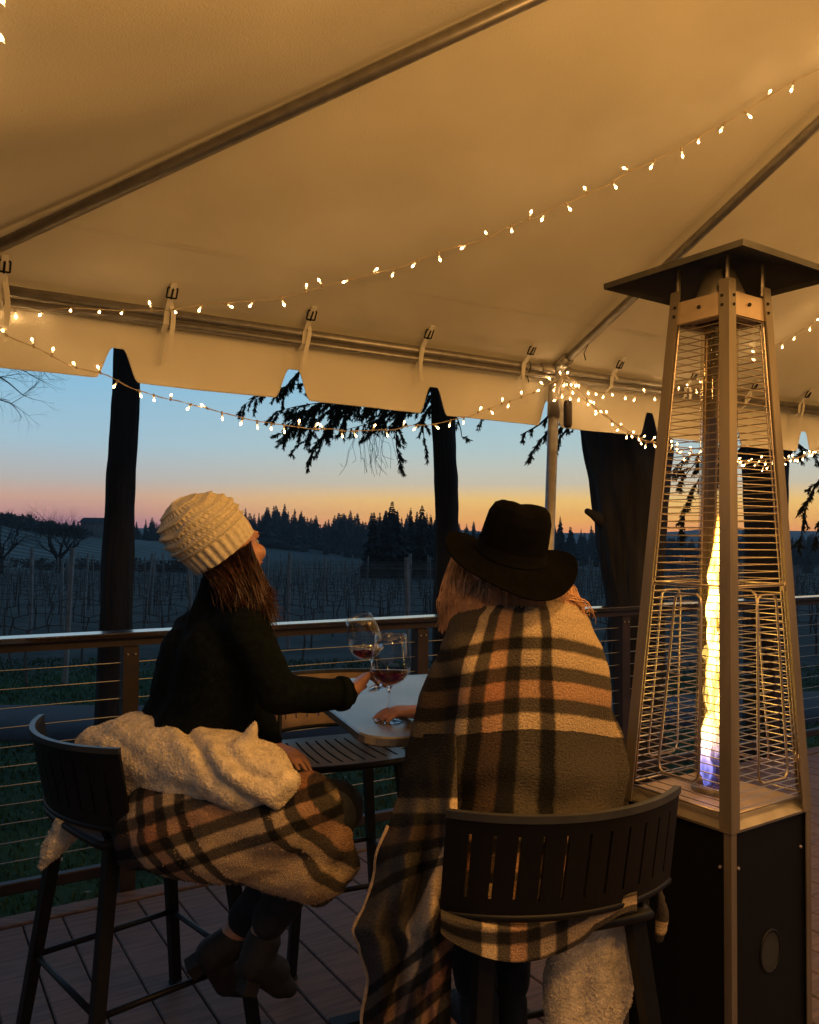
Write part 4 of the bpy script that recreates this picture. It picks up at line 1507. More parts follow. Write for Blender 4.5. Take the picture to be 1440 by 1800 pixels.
# burner tray: sloped rim and flat plate
tr = MB()
o_ = [HC + d * (HB + .004) + Vector((0, 0, ZB - .022)) for d in HD] + [HC + d * (HB + .004) + Vector((0, 0, ZB - .016)) for d in HD] + [HC + d * (HB - .032) + Vector((0, 0, ZB + .012)) for d in HD]
tr.add(o_, [(4 * l + i, 4 * l + (i + 1) % 4, 4 * l + 4 + (i + 1) % 4, 4 * l + 4 + i) for l in range(2) for i in range(4)])
tr.build('tray_rim', M['steel'], heater)
pl = MB()
o_ = [HC + d * (HB - .034) + Vector((0, 0, ZB + .006)) for d in HD] + [HC + d * (HB - .034) + Vector((0, 0, ZB + .015)) for d in HD]
pl.add(o_, [(4, 5, 6, 7)] + [(i, (i + 1) % 4, 4 + (i + 1) % 4, 4 + i) for i in range(4)])
pl.build('burner_plate', M['plate'], heater)
# grille: four faces of horizontal wires
wm_ = MB().tube([(-.5, 0, 0), (.5, 0, 0)], .0015, 5).mesh('wire'); wm_.materials.append(M['wire'])
NW = 66
hoff = wloc(heater)
for k in range(4):
    gm = MB()
    ends = []
    for q in range(NW):
        z = ZB + .032 + (ZT - .085 - ZB - .032) * q / (NW - 1)
        A, B = hcorner(k, z, -.006), hcorner(k + 1, z, -.006)
        d = (B - A).normalized()
        ends.append((A + d * .024, B - d * .024))
    gm.tube([e[0] for e in ends[::8]] + [ends[-1][0]], .0028, 6)
    gm.tube([e[1] for e in ends[::8]] + [ends[-1][1]], .0028, 6)
    for z, in ((ZB + .022,), (1.36,)):
        A, B = hcorner(k, z, -.005), hcorner(k + 1, z, -.005)
        d = (B - A).normalized()
        gm.tube([A + d * .022, B - d * .022], .003, 6)
    nrm = (HD[k] + HD[(k + 1) % 4]).normalized()
    for z in (1.355, .90):
        for s_ in (0, 1):
            A, B = hcorner(k, z, -.004), hcorner(k + 1, z, -.004)
            d = (B - A).normalized()
            c = A + d * .020 if s_ == 0 else B - d * .020
            gm.box(c, (.010, .006, .026), Matrix.Rotation(math.atan2(d.y, d.x), 3, 'Z'))
    gr_ = gm.build('grille', M['wire'], heater, smooth=True)
    for q, (a, b) in enumerate(ends):
        o = link('wire', wm_, None, gr_)
        m_ = (a + b) / 2
        jz = rnd.uniform(-.0015, .0015)
        o.location = m_ - hoff + Vector((0, 0, jz))
        d = b - a
        o.scale = (d.length, 1, 1)
        o.rotation_euler = (0, rnd.gauss(0, .006), math.atan2(d.y, d.x))
    # hand guard loop in front of the grille
    def fp(s, z):
        A, B = hcorner(k, z, .006), hcorner(k + 1, z, .006)
        return A.lerp(B, s)
    zb_, zt_ = .865, 1.335
    P = []
    def arc(s0, z0, s1, z1, n_=1):
        P.append(fp(s0, z0))
    s0t, s1t, s0b, s1b = .40, .70, .34, .72
    P = [fp(s0b, zb_ + .03), fp(lerp(s0b, s0t, .5), (zb_ + zt_) / 2), fp(s0t, zt_ - .03), fp(s0t + .01, zt_ - .01), fp(s0t + .06, zt_), fp(s1t - .06, zt_), fp(s1t - .01, zt_ - .01), fp(s1t, zt_ - .03),
         fp(lerp(s1b, s1t, .5), (zb_ + zt_) / 2), fp(s1b, zb_ + .03), fp(s1b - .01, zb_ + .01), fp(s1b - .05, zb_), fp(s0b + .05, zb_), fp(s0b + .01, zb_ + .01)]
    MB().tube(P, .0034, 8, closed=True).build('guard_loop', M['wire'], heater, smooth=True)
# collar plates and hood
for k in range(4):
    c_ = MB()
    q = []
    for z, ex in ((ZT - .082, -.004), (ZT - .02, -.004)):
        A, B = hcorner(k, z, ex), hcorner(k + 1, z, ex)
        d = (B - A).normalized()
        q += [A + d * .012, B - d * .012]
    nrm = (HD[k] + HD[(k + 1) % 4]).normalized()
    c_.add(q + [p - nrm * .003 for p in q], [(0, 1, 3, 2), (4, 6, 7, 5), (0, 4, 5, 1), (2, 3, 7, 6), (0, 2, 6, 4), (1, 5, 7, 3)])
    inner = []
    for s_ in (.15, .85):
        inner.append(hcorner(k, ZT - .082, -.004).lerp(hcorner(k + 1, ZT - .082, -.004), s_))
    c_.add([inner[0], inner[1], HC + (inner[1] - HC) * 1 - nrm * .04 - Vector((0, 0, 0)), HC + (inner[0] - HC) - nrm * .04], [(0, 1, 2, 3)])
    co = c_.build('collar_plate', M['plate'], heater)
    MB().ball(hcorner(k, ZT - .048, -.002).lerp(hcorner(k + 1, ZT - .048, -.002), .5) + nrm * .002, .0055, seg=8, rings=5).build('screw', M['stool'], co)
hd_ = MB()
ZH, HH = 2.192, .312
def hring(r_, z):
    return [HC + hlean(z) + d * r_ + Vector((0, 0, z)) for d in HD]
NRH = 6
rings = [hring(HH - .002, ZH - .010), hring(HH, ZH - .012), hring(HH + .001, ZH + .004), hring(HH * .25, ZH + .060), hring(HH * .02, ZH + .068)]
vs = [p for r_2 in rings for p in r_2]
hd_.add(vs, [(4 * l + i, 4 * l + (i + 1) % 4, 4 * l + 4 + (i + 1) % 4, 4 * l + 4 + i) for l in range(4) for i in range(4)] + [(16, 17, 18, 19)])
rings = [hring(HH - .002, ZH - .010), hring(HH - .012, ZH + .001), hring(HH * .25, ZH + .054), hring(HH * .02, ZH + .062)]
vs = [p for r_2 in rings for p in r_2]
hd_.add(vs, [(4 * l + i, 4 * l + 4 + i, 4 * l + 4 + (i + 1) % 4, 4 * l + (i + 1) % 4) for l in range(3) for i in range(4)] + [(15, 14, 13, 12)])
hood = hd_.build('hood', M['hood'], heater)
rc = MB()
rc.lathe([(.055, ZT - .06), (.075, ZT - .03), (.055, ZT + .02), (.04, ZT + .06)], c=HC + hlean(ZT), seg=28)
rc.build('reflector', M['steel'], heater, smooth=True)
for k in range(4):
    MB().tube([hcorner(k, ZT - .01, -.015), HC + hlean(ZH) + HD[k] * .11 + Vector((0, 0, ZH + .035))], .006, 6).build('hood_stud', M['steel'], hood)
# quartz tube
gt = MB()
r0, r1 = .049, .0462
gt.lathe([(r0, ZB + .017), (r0, 1.2), (r0, 1.6), (r0, ZT - .075)], c=HC, seg=48)
for p in gt.v: p += hlean(p.z)
gt.build('glass_tube', M['tubeglass'], heater, smooth=True)
MB().lathe([(.060, ZB + .0155), (.060, ZB + .030), (.053, ZB + .034), (.0505, ZB + .030)], c=HC, seg=40).build('tube_collar', M['steel'], heater, smooth=True)
# flame
def flame_mat(FLAME, lo_, hi_, outer=False):
    m = bpy.data.materials.new('flame')
    m.use_nodes = True
    nt = m.node_tree
    nt.nodes.clear()
    N, L = nt.nodes.new, nt.links.new
    o = N('ShaderNodeOutputMaterial')
    e = N('ShaderNodeEmission'); tr_ = N('ShaderNodeBsdfTransparent'); mx = N('ShaderNodeMixShader')
    L(mx.outputs[0], o.inputs[0]); L(tr_.outputs[0], mx.inputs[1]); L(e.outputs[0], mx.inputs[2])
    tc = N('ShaderNodeTexCoord'); sp = N('ShaderNodeSeparateXYZ')
    L(tc.outputs['Object'], sp.inputs[0])
    mr = N('ShaderNodeMapRange'); mr.inputs['From Min'].default_value = ZB; mr.inputs['From Max'].default_value = ZB + .78
    L(sp.outputs['Z'], mr.inputs[0])
    cr = N('ShaderNodeValToRGB')
    el = cr.color_ramp.elements
    st = [(0, (.10, .16, .75)), (.10, (.30, .28, .95)), (.17, (.75, .5, .45)), (.25, (1, .62, .14)), (.55, (1, .66, .17)), (.85, (1, .55, .10)), (1, (1, .36, .05))]
    if outer: st = [(p, (c_[0], c_[1] * .8, c_[2] * (1 if p < .2 else .4))) for p, c_ in st]
    while len(el) > 1: el.remove(el[0])
    for i, (p, c) in enumerate(st):
        x = el[0] if i == 0 else el.new(p)
        x.position = p; x.color = (*c, 1)
    L(mr.outputs[0], cr.inputs[0]); L(cr.outputs[0], e.inputs[0])
    sr = N('ShaderNodeValToRGB')
    el = sr.color_ramp.elements
    st = [(0, .05), (.12, .10), (.22, .55), (.4, 1), (.8, .8), (1, .45)]
    while len(el) > 1: el.remove(el[0])
    for i, (p, c) in enumerate(st):
        x = el[0] if i == 0 else el.new(p)
        x.position = p; x.color = (c, c, c, 1)
    L(mr.outputs[0], sr.inputs[0])
    nz = N('ShaderNodeTexNoise'); nz.inputs['Scale'].default_value = 26; nz.inputs['Detail'].default_value = 2
    mp = N('ShaderNodeMapping'); mp.inputs['Scale'].default_value = (1.6, 1.6, .32)
    L(tc.outputs['Object'], mp.inputs[0]); L(mp.outputs[0], nz.inputs['Vector'])
    n2 = N('ShaderNodeMapRange'); n2.inputs['From Min'].default_value = .36; n2.inputs['From Max'].default_value = .60
    L(nz.outputs[0], n2.inputs[0])
    ml = N('ShaderNodeMath'); ml.operation = 'MULTIPLY'; ml.inputs[1].default_value = FLAME
    L(sr.outputs[0], ml.inputs[0])
    ml2 = N('ShaderNodeMath'); ml2.operation = 'MULTIPLY'
    L(ml.outputs[0], ml2.inputs[0]); L(n2.outputs[0], ml2.inputs[1])
    L(ml2.outputs[0], e.inputs[1])
    mf = N('ShaderNodeMapRange'); mf.inputs['To Min'].default_value = lo_; mf.inputs['To Max'].default_value = hi_
    L(n2.outputs[0], mf.inputs[0])
    L(mf.outputs[0], mx.inputs[0])
    return m
FLAME = 25
fm = MB()
for q in range(7):
    a0 = q * 2 * pi / 7 * 3
    z0, top = ((0, .74), (0, .50), (0, .34), (.16, .66), (.02, .24), (.30, .73), (.05, .42))[q]
    n_ = 60
    path, rs = [], []
    for i in range(n_ + 1):
        t = i / n_
        z = ZB + .025 + z0 + (top - z0) * t
        h_ = (z - ZB) / .74
        sw = .025 * (1 - h_ * .6)
        a = a0 + z * 11 + 1.6 * noise.noise(Vector((q, z * 5, 0)))
        wob = Vector((noise.noise(Vector((q * 3.1, z * 9, 2))), noise.noise(Vector((q * 5.3, z * 9, 6))), 0)) * .011
        path.append(HC + Vector((cos(a) * sw, sin(a) * sw, z)) + wob)
        env = min(1, t * 7 + .25) * (1 - t) ** .5
        rs.append(max(.0006, (.0145 + .017 * noise.noise(Vector((q * 2.7, z * 15, 7)))) * env))
    fm.tube(path, rs, 10)
for p in fm.v: p += hlean(p.z)
flame = fm.build('flame', flame_mat(FLAME, .06, .95), heater, smooth=True)
fo_ = MB()
for q in range(4):
    path, rs = [], []
    top = (.78, .62, .5, .70)[q]
    for i in range(51):
        t = i / 50
        z = ZB + .02 + top * t
        a = q * 1.6 + z * 7 + 1.5 * noise.noise(Vector((q * 1.7, z * 4, 3)))
        path.append(HC + hlean(z) + Vector((cos(a), sin(a), 0)) * .018 * (1 - .5 * t) + Vector((0, 0, z)))
        rs.append(max(.0008, (.021 + .009 * noise.noise(Vector((q * 4.1, z * 10, 1)))) * min(1, t * 6 + .35) * (1 - t) ** .6))
    fo_.tube(path, rs, 12)
fo_.build('outer_flame', flame_mat(2.6, .0, .5, True), heater, smooth=True)

# ------------------------------------------------------------------ wine glasses
def wine_glass(name_lab, base, axis, h=.243, fill=.36):
    th = thing('wine_glass', base, name_lab, 'wine glass', None)
    ax = axis.normalized()
    Mx = Vector((0, 0, 1)).rotation_difference(ax).to_matrix()
    s = h / .243
    outp = [(.0005, .0012), (.020, .0015), (.039, .0005), (.0405, .0015), (.039, .0028), (.020, .0045), (.008, .008), (.0045, .014), (.0036, .03), (.0036, .075), (.0042, .088), (.008, .0965), (.020, .1035), (.034, .114), (.0445, .130), (.0490, .148), (.0488, .168), (.0458, .195), (.0408, .222), (.0372, .243)]
    outp = [(r * (1.16 if z > .1 else 1), z) for r, z in outp]
    inn = [(.0362, .243), (.0398, .222), (.0447, .195), (.0477, .168), (.0479, .148), (.0434, .131), (.033, .1155), (.019, .106), (.006, .1005), (.0004, .0998)]
    inn = [(r * 1.16 + .0002, z) for r, z in inn]
    g_ = MB()
    g_.lathe([(r * s, z * s) for r, z in outp if z > .0965] + [(r * s, z * s) for r, z in inn[:2]], Mx, 56, base)
    g_.build('bowl', M['bowlglass'], th, smooth=True)
    g_ = MB()
    so = [q for q in outp if q[1] <= .0966]
    g_.lathe([(r * s, z * s) for r, z in so] + [(.010 * s, .0985 * s), (.0005, .0992 * s)], Mx, 40, base)
    g_.build('stem', M['glass'], th, smooth=True)
    # wine with a level surface whatever the tilt
    wz = .0998 + (.168 - .0998) * fill * 1.6
    ip = inn[::-1]
    pr = [(r * .985 * s, z * s + .0006) for r, z in ip if z < wz]
    # radius at wz
    for (r1_, z1_), (r2_, z2_) in zip(ip, ip[1:]):
        if z1_ <= wz <= z2_:
            rw = lerp(r1_, r2_, (wz - z1_) / (z2_ - z1_))
    pr.append((rw * .985 * s, wz * s))
    W_ = MB()
    seg = 40
    W_.lathe(pr, None, seg, (0, 0, 0))
    # level the rim
    n0 = len(W_.v) - seg
    iax = Mx.transposed() @ Vector((0, 0, 1))
    for i in range(n0, len(W_.v)):
        p = W_.v[i]
        p.z = wz * s - (p.x * iax.x + p.y * iax.y) / max(.3, iax.z)
    W_.v.append(Vector((0, 0, wz * s)))
    c_i = len(W_.v) - 1
    W_.f += [(n0 + k, n0 + (k + 1) % seg, c_i) for k in range(seg)]
    W_.v = [Mx @ p + base for p in W_.v]
    W_.build('wine', M['wine'], th, smooth=True)
    return th
G1 = atZ(683, 1267, TZ + .001)
wine_glass('upright glass of red wine standing on the table, held at its foot', Vector((G1.x, G1.y, TZ + .001)), Vector((.02, 0, 1)), .238, .40)
g2b, g2t = at(667, 1208, 2.42), at(631, 1088, 2.40)
wine_glass('tilted wine glass lifted by the woman in the beanie', g2b, (g2t - g2b), .212, .30)

# ------------------------------------------------------------------ people
def frame(y, z):
    y = y.normalized()
    x = y.cross(z).normalized()
    z = x.cross(y)
    return Matrix((x, y, z)).transposed()
def head_caps(mb, c, face, up, neck, s=1.0):
    F = frame(face, up)
    P = lambda *v: c + F @ (Vector(v) * s)
    mb.ball(P(0, -.012, .03), (.076 * s, .096 * s, .092 * s), F, 24, 16)
    mb.ball(P(0, .028, -.03), (.060 * s, .064 * s, .088 * s), F, 24, 16)
    for q in (-1, 1):
        mb.cone(P(q * .045, .0, -.06), .026 * s, P(q * .012, .066, -.098), .020 * s)
        mb.ball(P(q * .038, .066, -.028), .026 * s)
        mb.ball(P(q * .078, -.008, -.012), (.012 * s, .022 * s, .032 * s), F)
        mb.ball(P(q * .011, .104, -.034), .0085 * s)
    mb.cone(P(-.03, .080, .022), .014 * s, P(.03, .080, .022), .014 * s)
    mb.cone(P(0, .092, .012), .0095 * s, P(0, .112, -.030), .0105 * s)
    mb.cone(P(-.014, .089, -.056), .0085 * s, P(.014, .089, -.056), .0085 * s)
    mb.ball(P(0, .084, -.096), .017 * s)
    mb.cone(P(0, -.022, -.06), .052 * s, neck, .056)
    return F, P
def face_parts(par, c, F, s=1.0):
    P = lambda *v: c + F @ (Vector(v) * s)
    for q in (-1, 1):
        MB().ball(P(q * .030, .0735, .000), .0115 * s, seg=14, rings=10).build('eye', M['eye'], par, smooth=True)
        MB().cone(P(q * .018, .097, .024), .0035 * s, P(q * .047, .083, .024), .0028 * s).build('eyebrow', M['hair_dark'], par, smooth=True)
    lp = MB()
    for dz in (-.052, -.060):
        lp.cone(P(-.020, .0905, dz), .004 * s, P(0, .097, dz + .0005), .0055 * s)
        lp.cone(P(0, .097, dz + .0005), .0055 * s, P(.020, .0905, dz), .004 * s)
    lp.build('lips', M['lips'], par, smooth=True)
def hand_caps(mb, wrist, fdir, palmn, thumb_side, curls, spread=.14, s=1.0, thumb=(.75, .5, .45), tcurl=20):
    """wrist -> fingers along fdir; palmn points out of the palm; curls: (base, mid, tip) degrees per finger, index first."""
    F = frame(fdir, -palmn)                 # x = across, y = fingers, z = back of the hand
    P = lambda x, y, z: wrist + F @ (Vector((x * thumb_side, y, z)) * s)
    lens = [(.040, .024, .019), (.044, .028, .020), (.041, .026, .020), (.032, .019, .017)]
    bx = [.027, .009, -.010, -.027]
    by = [.090, .093, .089, .080]
    for x, y in zip(bx, by):
        mb.cone(P(x * .62, .008, 0), .0155 * s, P(x, y, 0), .0098 * s)
    mb.cone(P(.02, .02, -.006), .017 * s, P(.022, .06, -.004), .013 * s)
    mb.cone(P(-.018, .02, -.006), .015 * s, P(-.022, .06, -.003), .012 * s)
    for (x, y, ln, cu, k) in zip(bx, by, lens, curls, range(4)):
        p = P(x, y, 0)
        a = 0
        sp = (1.5 - k) * spread
        r0 = (.0092, .0094, .0088, .0078)[k]
        for j in range(3):
            a += R(cu[j])
            v = Vector((sin(sp) * thumb_side * cos(a), cos(sp) * cos(a), -sin(a)))
            q = p + (F @ v) * ln[j] * s
            mb.cone(p, r0 * (1 - .08 * j) * s, q, r0 * (.92 - .1 * j) * s)
            p = q
    tb_ = P(.026, .022, -.008)
    v = Vector((thumb[0] * thumb_side, thumb[1], -thumb[2])).normalized()
    t1 = tb_ + (F @ v) * .042 * s
    v2 = (v + Vector((-.5 * thumb_side * sin(R(tcurl)), .8 * sin(R(tcurl)) + .15, -.2))).normalized()
    t2 = t1 + (F @ v2) * .030 * s
    v3 = (v2 + Vector((-.5 * thumb_side * sin(R(tcurl)), .5, -.15))).normalized()
    t3 = t2 + (F @ v3) * .024 * s
    mb.cone(tb_, .0135 * s, t1, .0115 * s); mb.cone(t1, .0112 * s, t2, .0100 * s); mb.cone(t2, .0098 * s, t3, .0078 * s)
    return F
def strands(n, fn, width=.0016, seed=1, seg=12):
    r = random.Random(seed)
    mb = MB()
    for k in range(n):
        P = fn(r)
        d = dense(P, .02)
        wd = width * r.uniform(.6, 1.3)
        mb.tube(d, [wd * (1 if i < len(d) * .6 else max(.15, 1 - (i / len(d) - .6) * 2.2)) for i in range(len(d))], 3, caps=False)
    return mb

# ---- woman in the beanie
HEAD1 = at(402, 966, 2.36)
w1 = thing('person', Vector((-.66, 2.40, 0)), 'woman in a cream knit beanie and dark jumper, seen from behind with long auburn hair', 'person')
face1, up1 = Vector((.58, .78, .22)), Vector((-.22, -.12, 1))
neck1 = at(388, 1046, 2.37)
SR, SL_ = at(434, 1100, 2.24), at(336, 1112, 2.48)
ELR, WRR = at(490, 1222, 2.20), at(614, 1219, 2.30)
HIPR, HIPL = Vector((-.60, 2.31, .80)), Vector((-.74, 2.46, .80))
KNR, KNL = at(575, 1440, 2.16), at(592, 1420, 2.34)
ANR, ANL = at(462, 1640, 2.28), at(408, 1645, 2.36)
b1 = MB()
F1, P1 = head_caps(b1, HEAD1, face1, up1, neck1 + Vector((0, 0, -.03)), 1.0)
chest1 = at(372, 1160, 2.37)
b1.cone(neck1, .050, chest1, .085); b1.cone(chest1, .085, (HIPR + HIPL) / 2, .10)
b1.cone(SR, .045, SL_, .045)
b1.chain([(SR, .045), (ELR, .036), (WRR, .026)])
ELL, WRL = Vector((-.50, 2.62, 1.02)), at(478, 1312, 2.46)
b1.chain([(SL_, .038), (ELL, .030), (WRL, .026)])
b1.chain([(HIPR, .105), (KNR, .062), (ANR, .036)]); b1.chain([(HIPL, .105), (KNL, .062), (ANL, .036)])
# right hand round the tilted glass
hd1 = (at(648, 1182, 2.37) - WRR)
hand_caps(b1, WRR, hd1, Vector((.75, .35, -.55)), -1, [(28, 40, 25), (32, 44, 28), (30, 40, 28), (14, 18, 10)], .12, .92, thumb=(.5, .8, .25))
hand_caps(b1, WRL, Vector((.8, -.5, -.15)), Vector((0, 0, -1)), 1, [(15, 20, 15)] * 4, .1, .9)
me = remesh(b1, .0042, 5)
body1 = place_mesh('body', me, M['skin'], w1)
face_parts(w1, HEAD1, F1)
# jumper
s1 = MB()
sx = (SR - SL_).normalized()
waist1 = at(352, 1250, 2.38)
hipc = (HIPR + HIPL) / 2
for q in (-1, 1):
    s1.cone(chest1 + sx * q * .062, .125, waist1 + sx * q * .055, .122)
    s1.cone(waist1 + sx * q * .055, .122, hipc + sx * q * .06 + Vector((0, 0, .03)), .135)
    s1.cone(chest1 + sx * q * .062 + Vector((0, 0, .0)), .120, lerp(neck1, SR if q > 0 else SL_, .62) + Vector((0, 0, -.035)), .068)
s1.cone(SR, .060, SL_, .058)
s1.cone(neck1 + Vector((0, 0, -.01)), .066, chest1, .12)
s1.cone(neck1 + Vector((0, 0, .018)), .063, neck1 + Vector((0, 0, -.04)), .078)
s1.chain([(SR + Vector((0, 0, -.01)), .066), (lerp(SR, ELR, .5), .060), (ELR, .054), (lerp(ELR, WRR, .5), .049), (lerp(ELR, WRR, .93), .040)])
s1.chain([(SL_ + Vector((0, 0, -.01)), .058), (ELL, .050), (lerp(ELL, WRL, .9), .040)])
def wrinkle(co, n):
    a = .0055 * noise.noise(co * 11) + .0035 * noise.noise(Vector((co.x * 22, co.y * 22, co.z * 34)))
    return n * a
place_mesh('jumper', remesh(s1, .009, 6, wrinkle), M['sweater'], w1)
cf = MB()
cdir = (WRR - ELR).normalized()
cf.tube([lerp(ELR, WRR, .84), lerp(ELR, WRR, .90), lerp(ELR, WRR, .97)], [.047, .0475, .044], 24)
cf.tube([lerp(ELR, WRR, .97), lerp(ELR, WRR, .93)], [.043, .036], 24, caps=False)
cf.build('cuff', M['sweater'], w1, smooth=True)
# trousers
j1 = MB()
j1.chain([(HIPR, .118), (KNR, .076), (lerp(KNR, ANR, .55), .060), (lerp(KNR, ANR, .88), .052)])
j1.chain([(HIPL, .118), (KNL, .076), (lerp(KNL, ANL, .55), .060), (lerp(KNL, ANL, .86), .052)])
j1.cone(HIPR, .12, HIPL, .12)
place_mesh('trousers', remesh(j1, .009, 4, wrinkle), M['pants'], w1)
def boot(par, ank, heel, toe, toe2):
    b = MB()
    up_ = Vector((0, 0, 1))
    b.cone(ank + Vector((0, 0, -.005)), .050, lerp(ank, heel, .6), .047)
    b.cone(lerp(ank, heel, .6), .048, lerp(ank, toe, .72), .042)
    b.cone(heel + (ank - heel) * .35, .038, toe, .036)
    b.cone(toe, .036, toe2, .024)
    o = place_mesh('boot', remesh(b, .006, 4), M['boot'], par)
    h = MB()
    d = (toe - heel).normalized()
    top = heel + (ank - heel) * .22
    h.bar(top, heel + (heel - ank).normalized() * .035, .045, .042, upref=d)
    h.build('heel', M['boot'], o)
    return o
boot(w1, at(462, 1652, 2.28), at(440, 1722, 2.25), at(492, 1730, 2.30), at(508, 1738, 2.33))
boot(w1, at(405, 1655, 2.36), at(352, 1692, 2.34), at(398, 1728, 2.40), at(430, 1738, 2.45))
# beanie
bn = MB()
BA_ = Vector((-.58, -.26, .78)).normalized()
bc = at(391, 966, 2.345)
BF = frame(BA_.cross(Vector((.3, -.9, .2))), BA_)
NU_, NV_ = 260, 110
def beanie_pt(u, v):
    a = 2 * pi * u
    prof = [(0, .0975, -.012), (.10, .1005, .014), (.22, .1035, .040), (.24, .1000, .046), (.27, .1065, .052), (.42, .1110, .080), (.60, .106, .116), (.75, .088, .148), (.87, .058, .172), (.95, .028, .183), (1, .001, .187)]
    r, z = interp(prof, v)
    # knit: ribbed brim, then raised welts alternating with bobbly cable rows
    if v < .23:
        r += .0032 * math.copysign(abs(sin(a * 26)) ** .7, sin(a * 26)) * .8
    else:
        ph = (v - .23) / .125
        w_ = ph % 1
        fade = (1 - sst(.80, 1, v))
        ridge_ = sin(pi * min(1, w_ / .5)) if w_ < .5 else 0
        r += fade * .0062 * ridge_
        if w_ >= .5:
            r += fade * (.0020 * sin(a * 42) * sin(pi * (w_ - .5) / .5) - .0022)
        r += fade * .0014 * sin(a * 80 + ph * 9)
    r += .004 * noise.noise(Vector((cos(a) * 1.6, sin(a) * 1.6, v * 3))) * sst(.2, .5, v) * 2
    z += .0045 * noise.noise(Vector((cos(a) * 2, sin(a) * 2, v * 4 + 7))) * sst(.25, .6, v) * 2
    p = Vector((r * cos(a) * 1.0, r * sin(a) * 1.02, z))
    return p
Mb = Matrix((BA_.orthogonal().normalized(), BA_.cross(BA_.orthogonal().normalized()), BA_)).transposed()
slouch = Vector((-.55, -.2, -.65))
bn.grid(lambda u, v: (bc + Mb @ beanie_pt(u, v) + slouch * (.030 * v * v)), NU_, NV_, closed_u=True)
bn.grid(lambda u, v: bc + Mb @ (Vector((cos(2 * pi * u), sin(2 * pi * u), 0)) * (.094 - .002 * v) + Vector((0, 0, -.010 + .03 * v))), 60, 2, closed_u=True)
bn.build('beanie', M['knit'], w1, smooth=True)
# hair
def hair1(r):
    s = r.random()
    if r.random() < .72:
        a = at(lerp(352, 441, s), lerp(1002, 955, s) + r.uniform(-3, 5), 2.315 + r.gauss(0, .02))
        tx = lerp(392, 470, s ** .7) + r.gauss(0, 9)
        ty = lerp(1052, 1096, s) + r.gauss(0, 13)
        e = at(tx, ty, 2.25 + r.gauss(0, .02))
        m = at(lerp(lerp(352, 441, s), tx, .5) + r.gauss(6, 4), lerp(985, ty, .5) + r.gauss(0, 4), 2.25 + r.gauss(0, .015))
        return [a, m, e]
    a = at(lerp(405, 442, s), lerp(990, 950, s), 2.30 + r.gauss(0, .02))
    m1_ = at(445 + r.gauss(0, 7), 1015 + r.gauss(0, 8), 2.27)
    m2_ = at(456 + r.gauss(0, 8), 1045 + r.gauss(0, 8), 2.25)
    e = at(470 + r.gauss(0, 12), 1075 + r.gauss(0, 22), 2.24 + r.gauss(0, .02))
    if r.random() < .3: e = at(478 + r.gauss(0, 5), 1047 + r.gauss(0, 7), 2.25)
    return [a, m1_, m2_, e]
strands(1900, hair1, .0012, 3).build('hair', M['hair_dark'], w1)

# ---- woman in the hat
w2 = thing('person', Vector((.32, 1.98, 0)), 'woman in a wide brimmed black hat with fair reddish hair, wrapped in a plaid blanket', 'person')
HEAD2 = at(892, 1003, 2.065)
face2, up2 = Vector((-.25, .90, .34)), Vector((.20, -.30, 1))
neck2 = at(905, 1062, 2.05)
S2L, S2R = at(822, 1140, 2.06), at(1000, 1140, 2.12)
E2L, W2L = at(800, 1285, 2.10), at(748, 1250, 2.33)
b2 = MB()
F2, P2 = head_caps(b2, HEAD2, face2, up2, neck2 + Vector((0, 0, -.03)), .98)
ch2, hp2 = at(908, 1200, 2.06), Vector((.33, 2.0, .80))
b2.cone(neck2, .050, ch2, .08); b2.cone(ch2, .08, hp2, .10); b2.cone(S2L, .042, S2R, .042)
b2.chain([(S2L, .042), (E2L, .034), (W2L, .0255)])
E2R, W2R = at(1045, 1290, 2.16), Vector((.42, 2.26, 1.02))
b2.chain([(S2R, .042), (E2R, .034), (W2R, .026)])
fd2 = Vector((-.31, .95, 0)); sd2 = Vector((.95, .31, 0))
for q in (-1, 1):
    hp = hp2 + sd2 * q * .09
    kn = hp + fd2 * .40 + Vector((0, 0, -.02)) + sd2 * q * .02
    an = at(868 + q * 26, 1752, 2.12 + .06 * q)
    b2.chain([(hp + fd2 * .05, .072), (kn, .06), (an, .036)])
hand_caps(b2, W2L, at(668, 1250, 2.335) - W2L + Vector((0, 0, .0)), Vector((-.1, .1, -1)), 1, [(12, 22, 12), (18, 26, 16), (24, 30, 18), (28, 30, 18)], .06, .90, thumb=(.55, .8, .35), tcurl=10)
hand_caps(b2, W2R, Vector((-.6, .75, 0)), Vector((0, 0, -1)), -1, [(20, 25, 20)] * 4, .08, .9)
place_mesh('body', remesh(b2, .0042, 5), M['skin'], w2)
face_parts(w2, HEAD2, F2, .98)
j2 = MB()
for q in (-1, 1):
    hp = hp2 + sd2 * q * .09
    kn = hp + fd2 * .40 + Vector((0, 0, -.02)) + sd2 * q * .02
    an = at(868 + q * 26, 1752, 2.12 + .06 * q)
    j2.chain([(hp + fd2 * .05, .082), (kn, .075), (lerp(kn, an, .5), .062), (lerp(kn, an, .93), .055)])
j2.cone(hp2, .085, ch2, .08)
place_mesh('trousers', remesh(j2, .010, 4), M['pants'], w2)
for q in (-1, 1):
    an = at(868 + q * 26, 1758, 2.12 + .06 * q)
    boot(w2, an, an + Vector((0, -.035, -.07)), an + fd2 * .11 + Vector((0, 0, -.075)), an + fd2 * .16 + Vector((0, 0, -.078)))
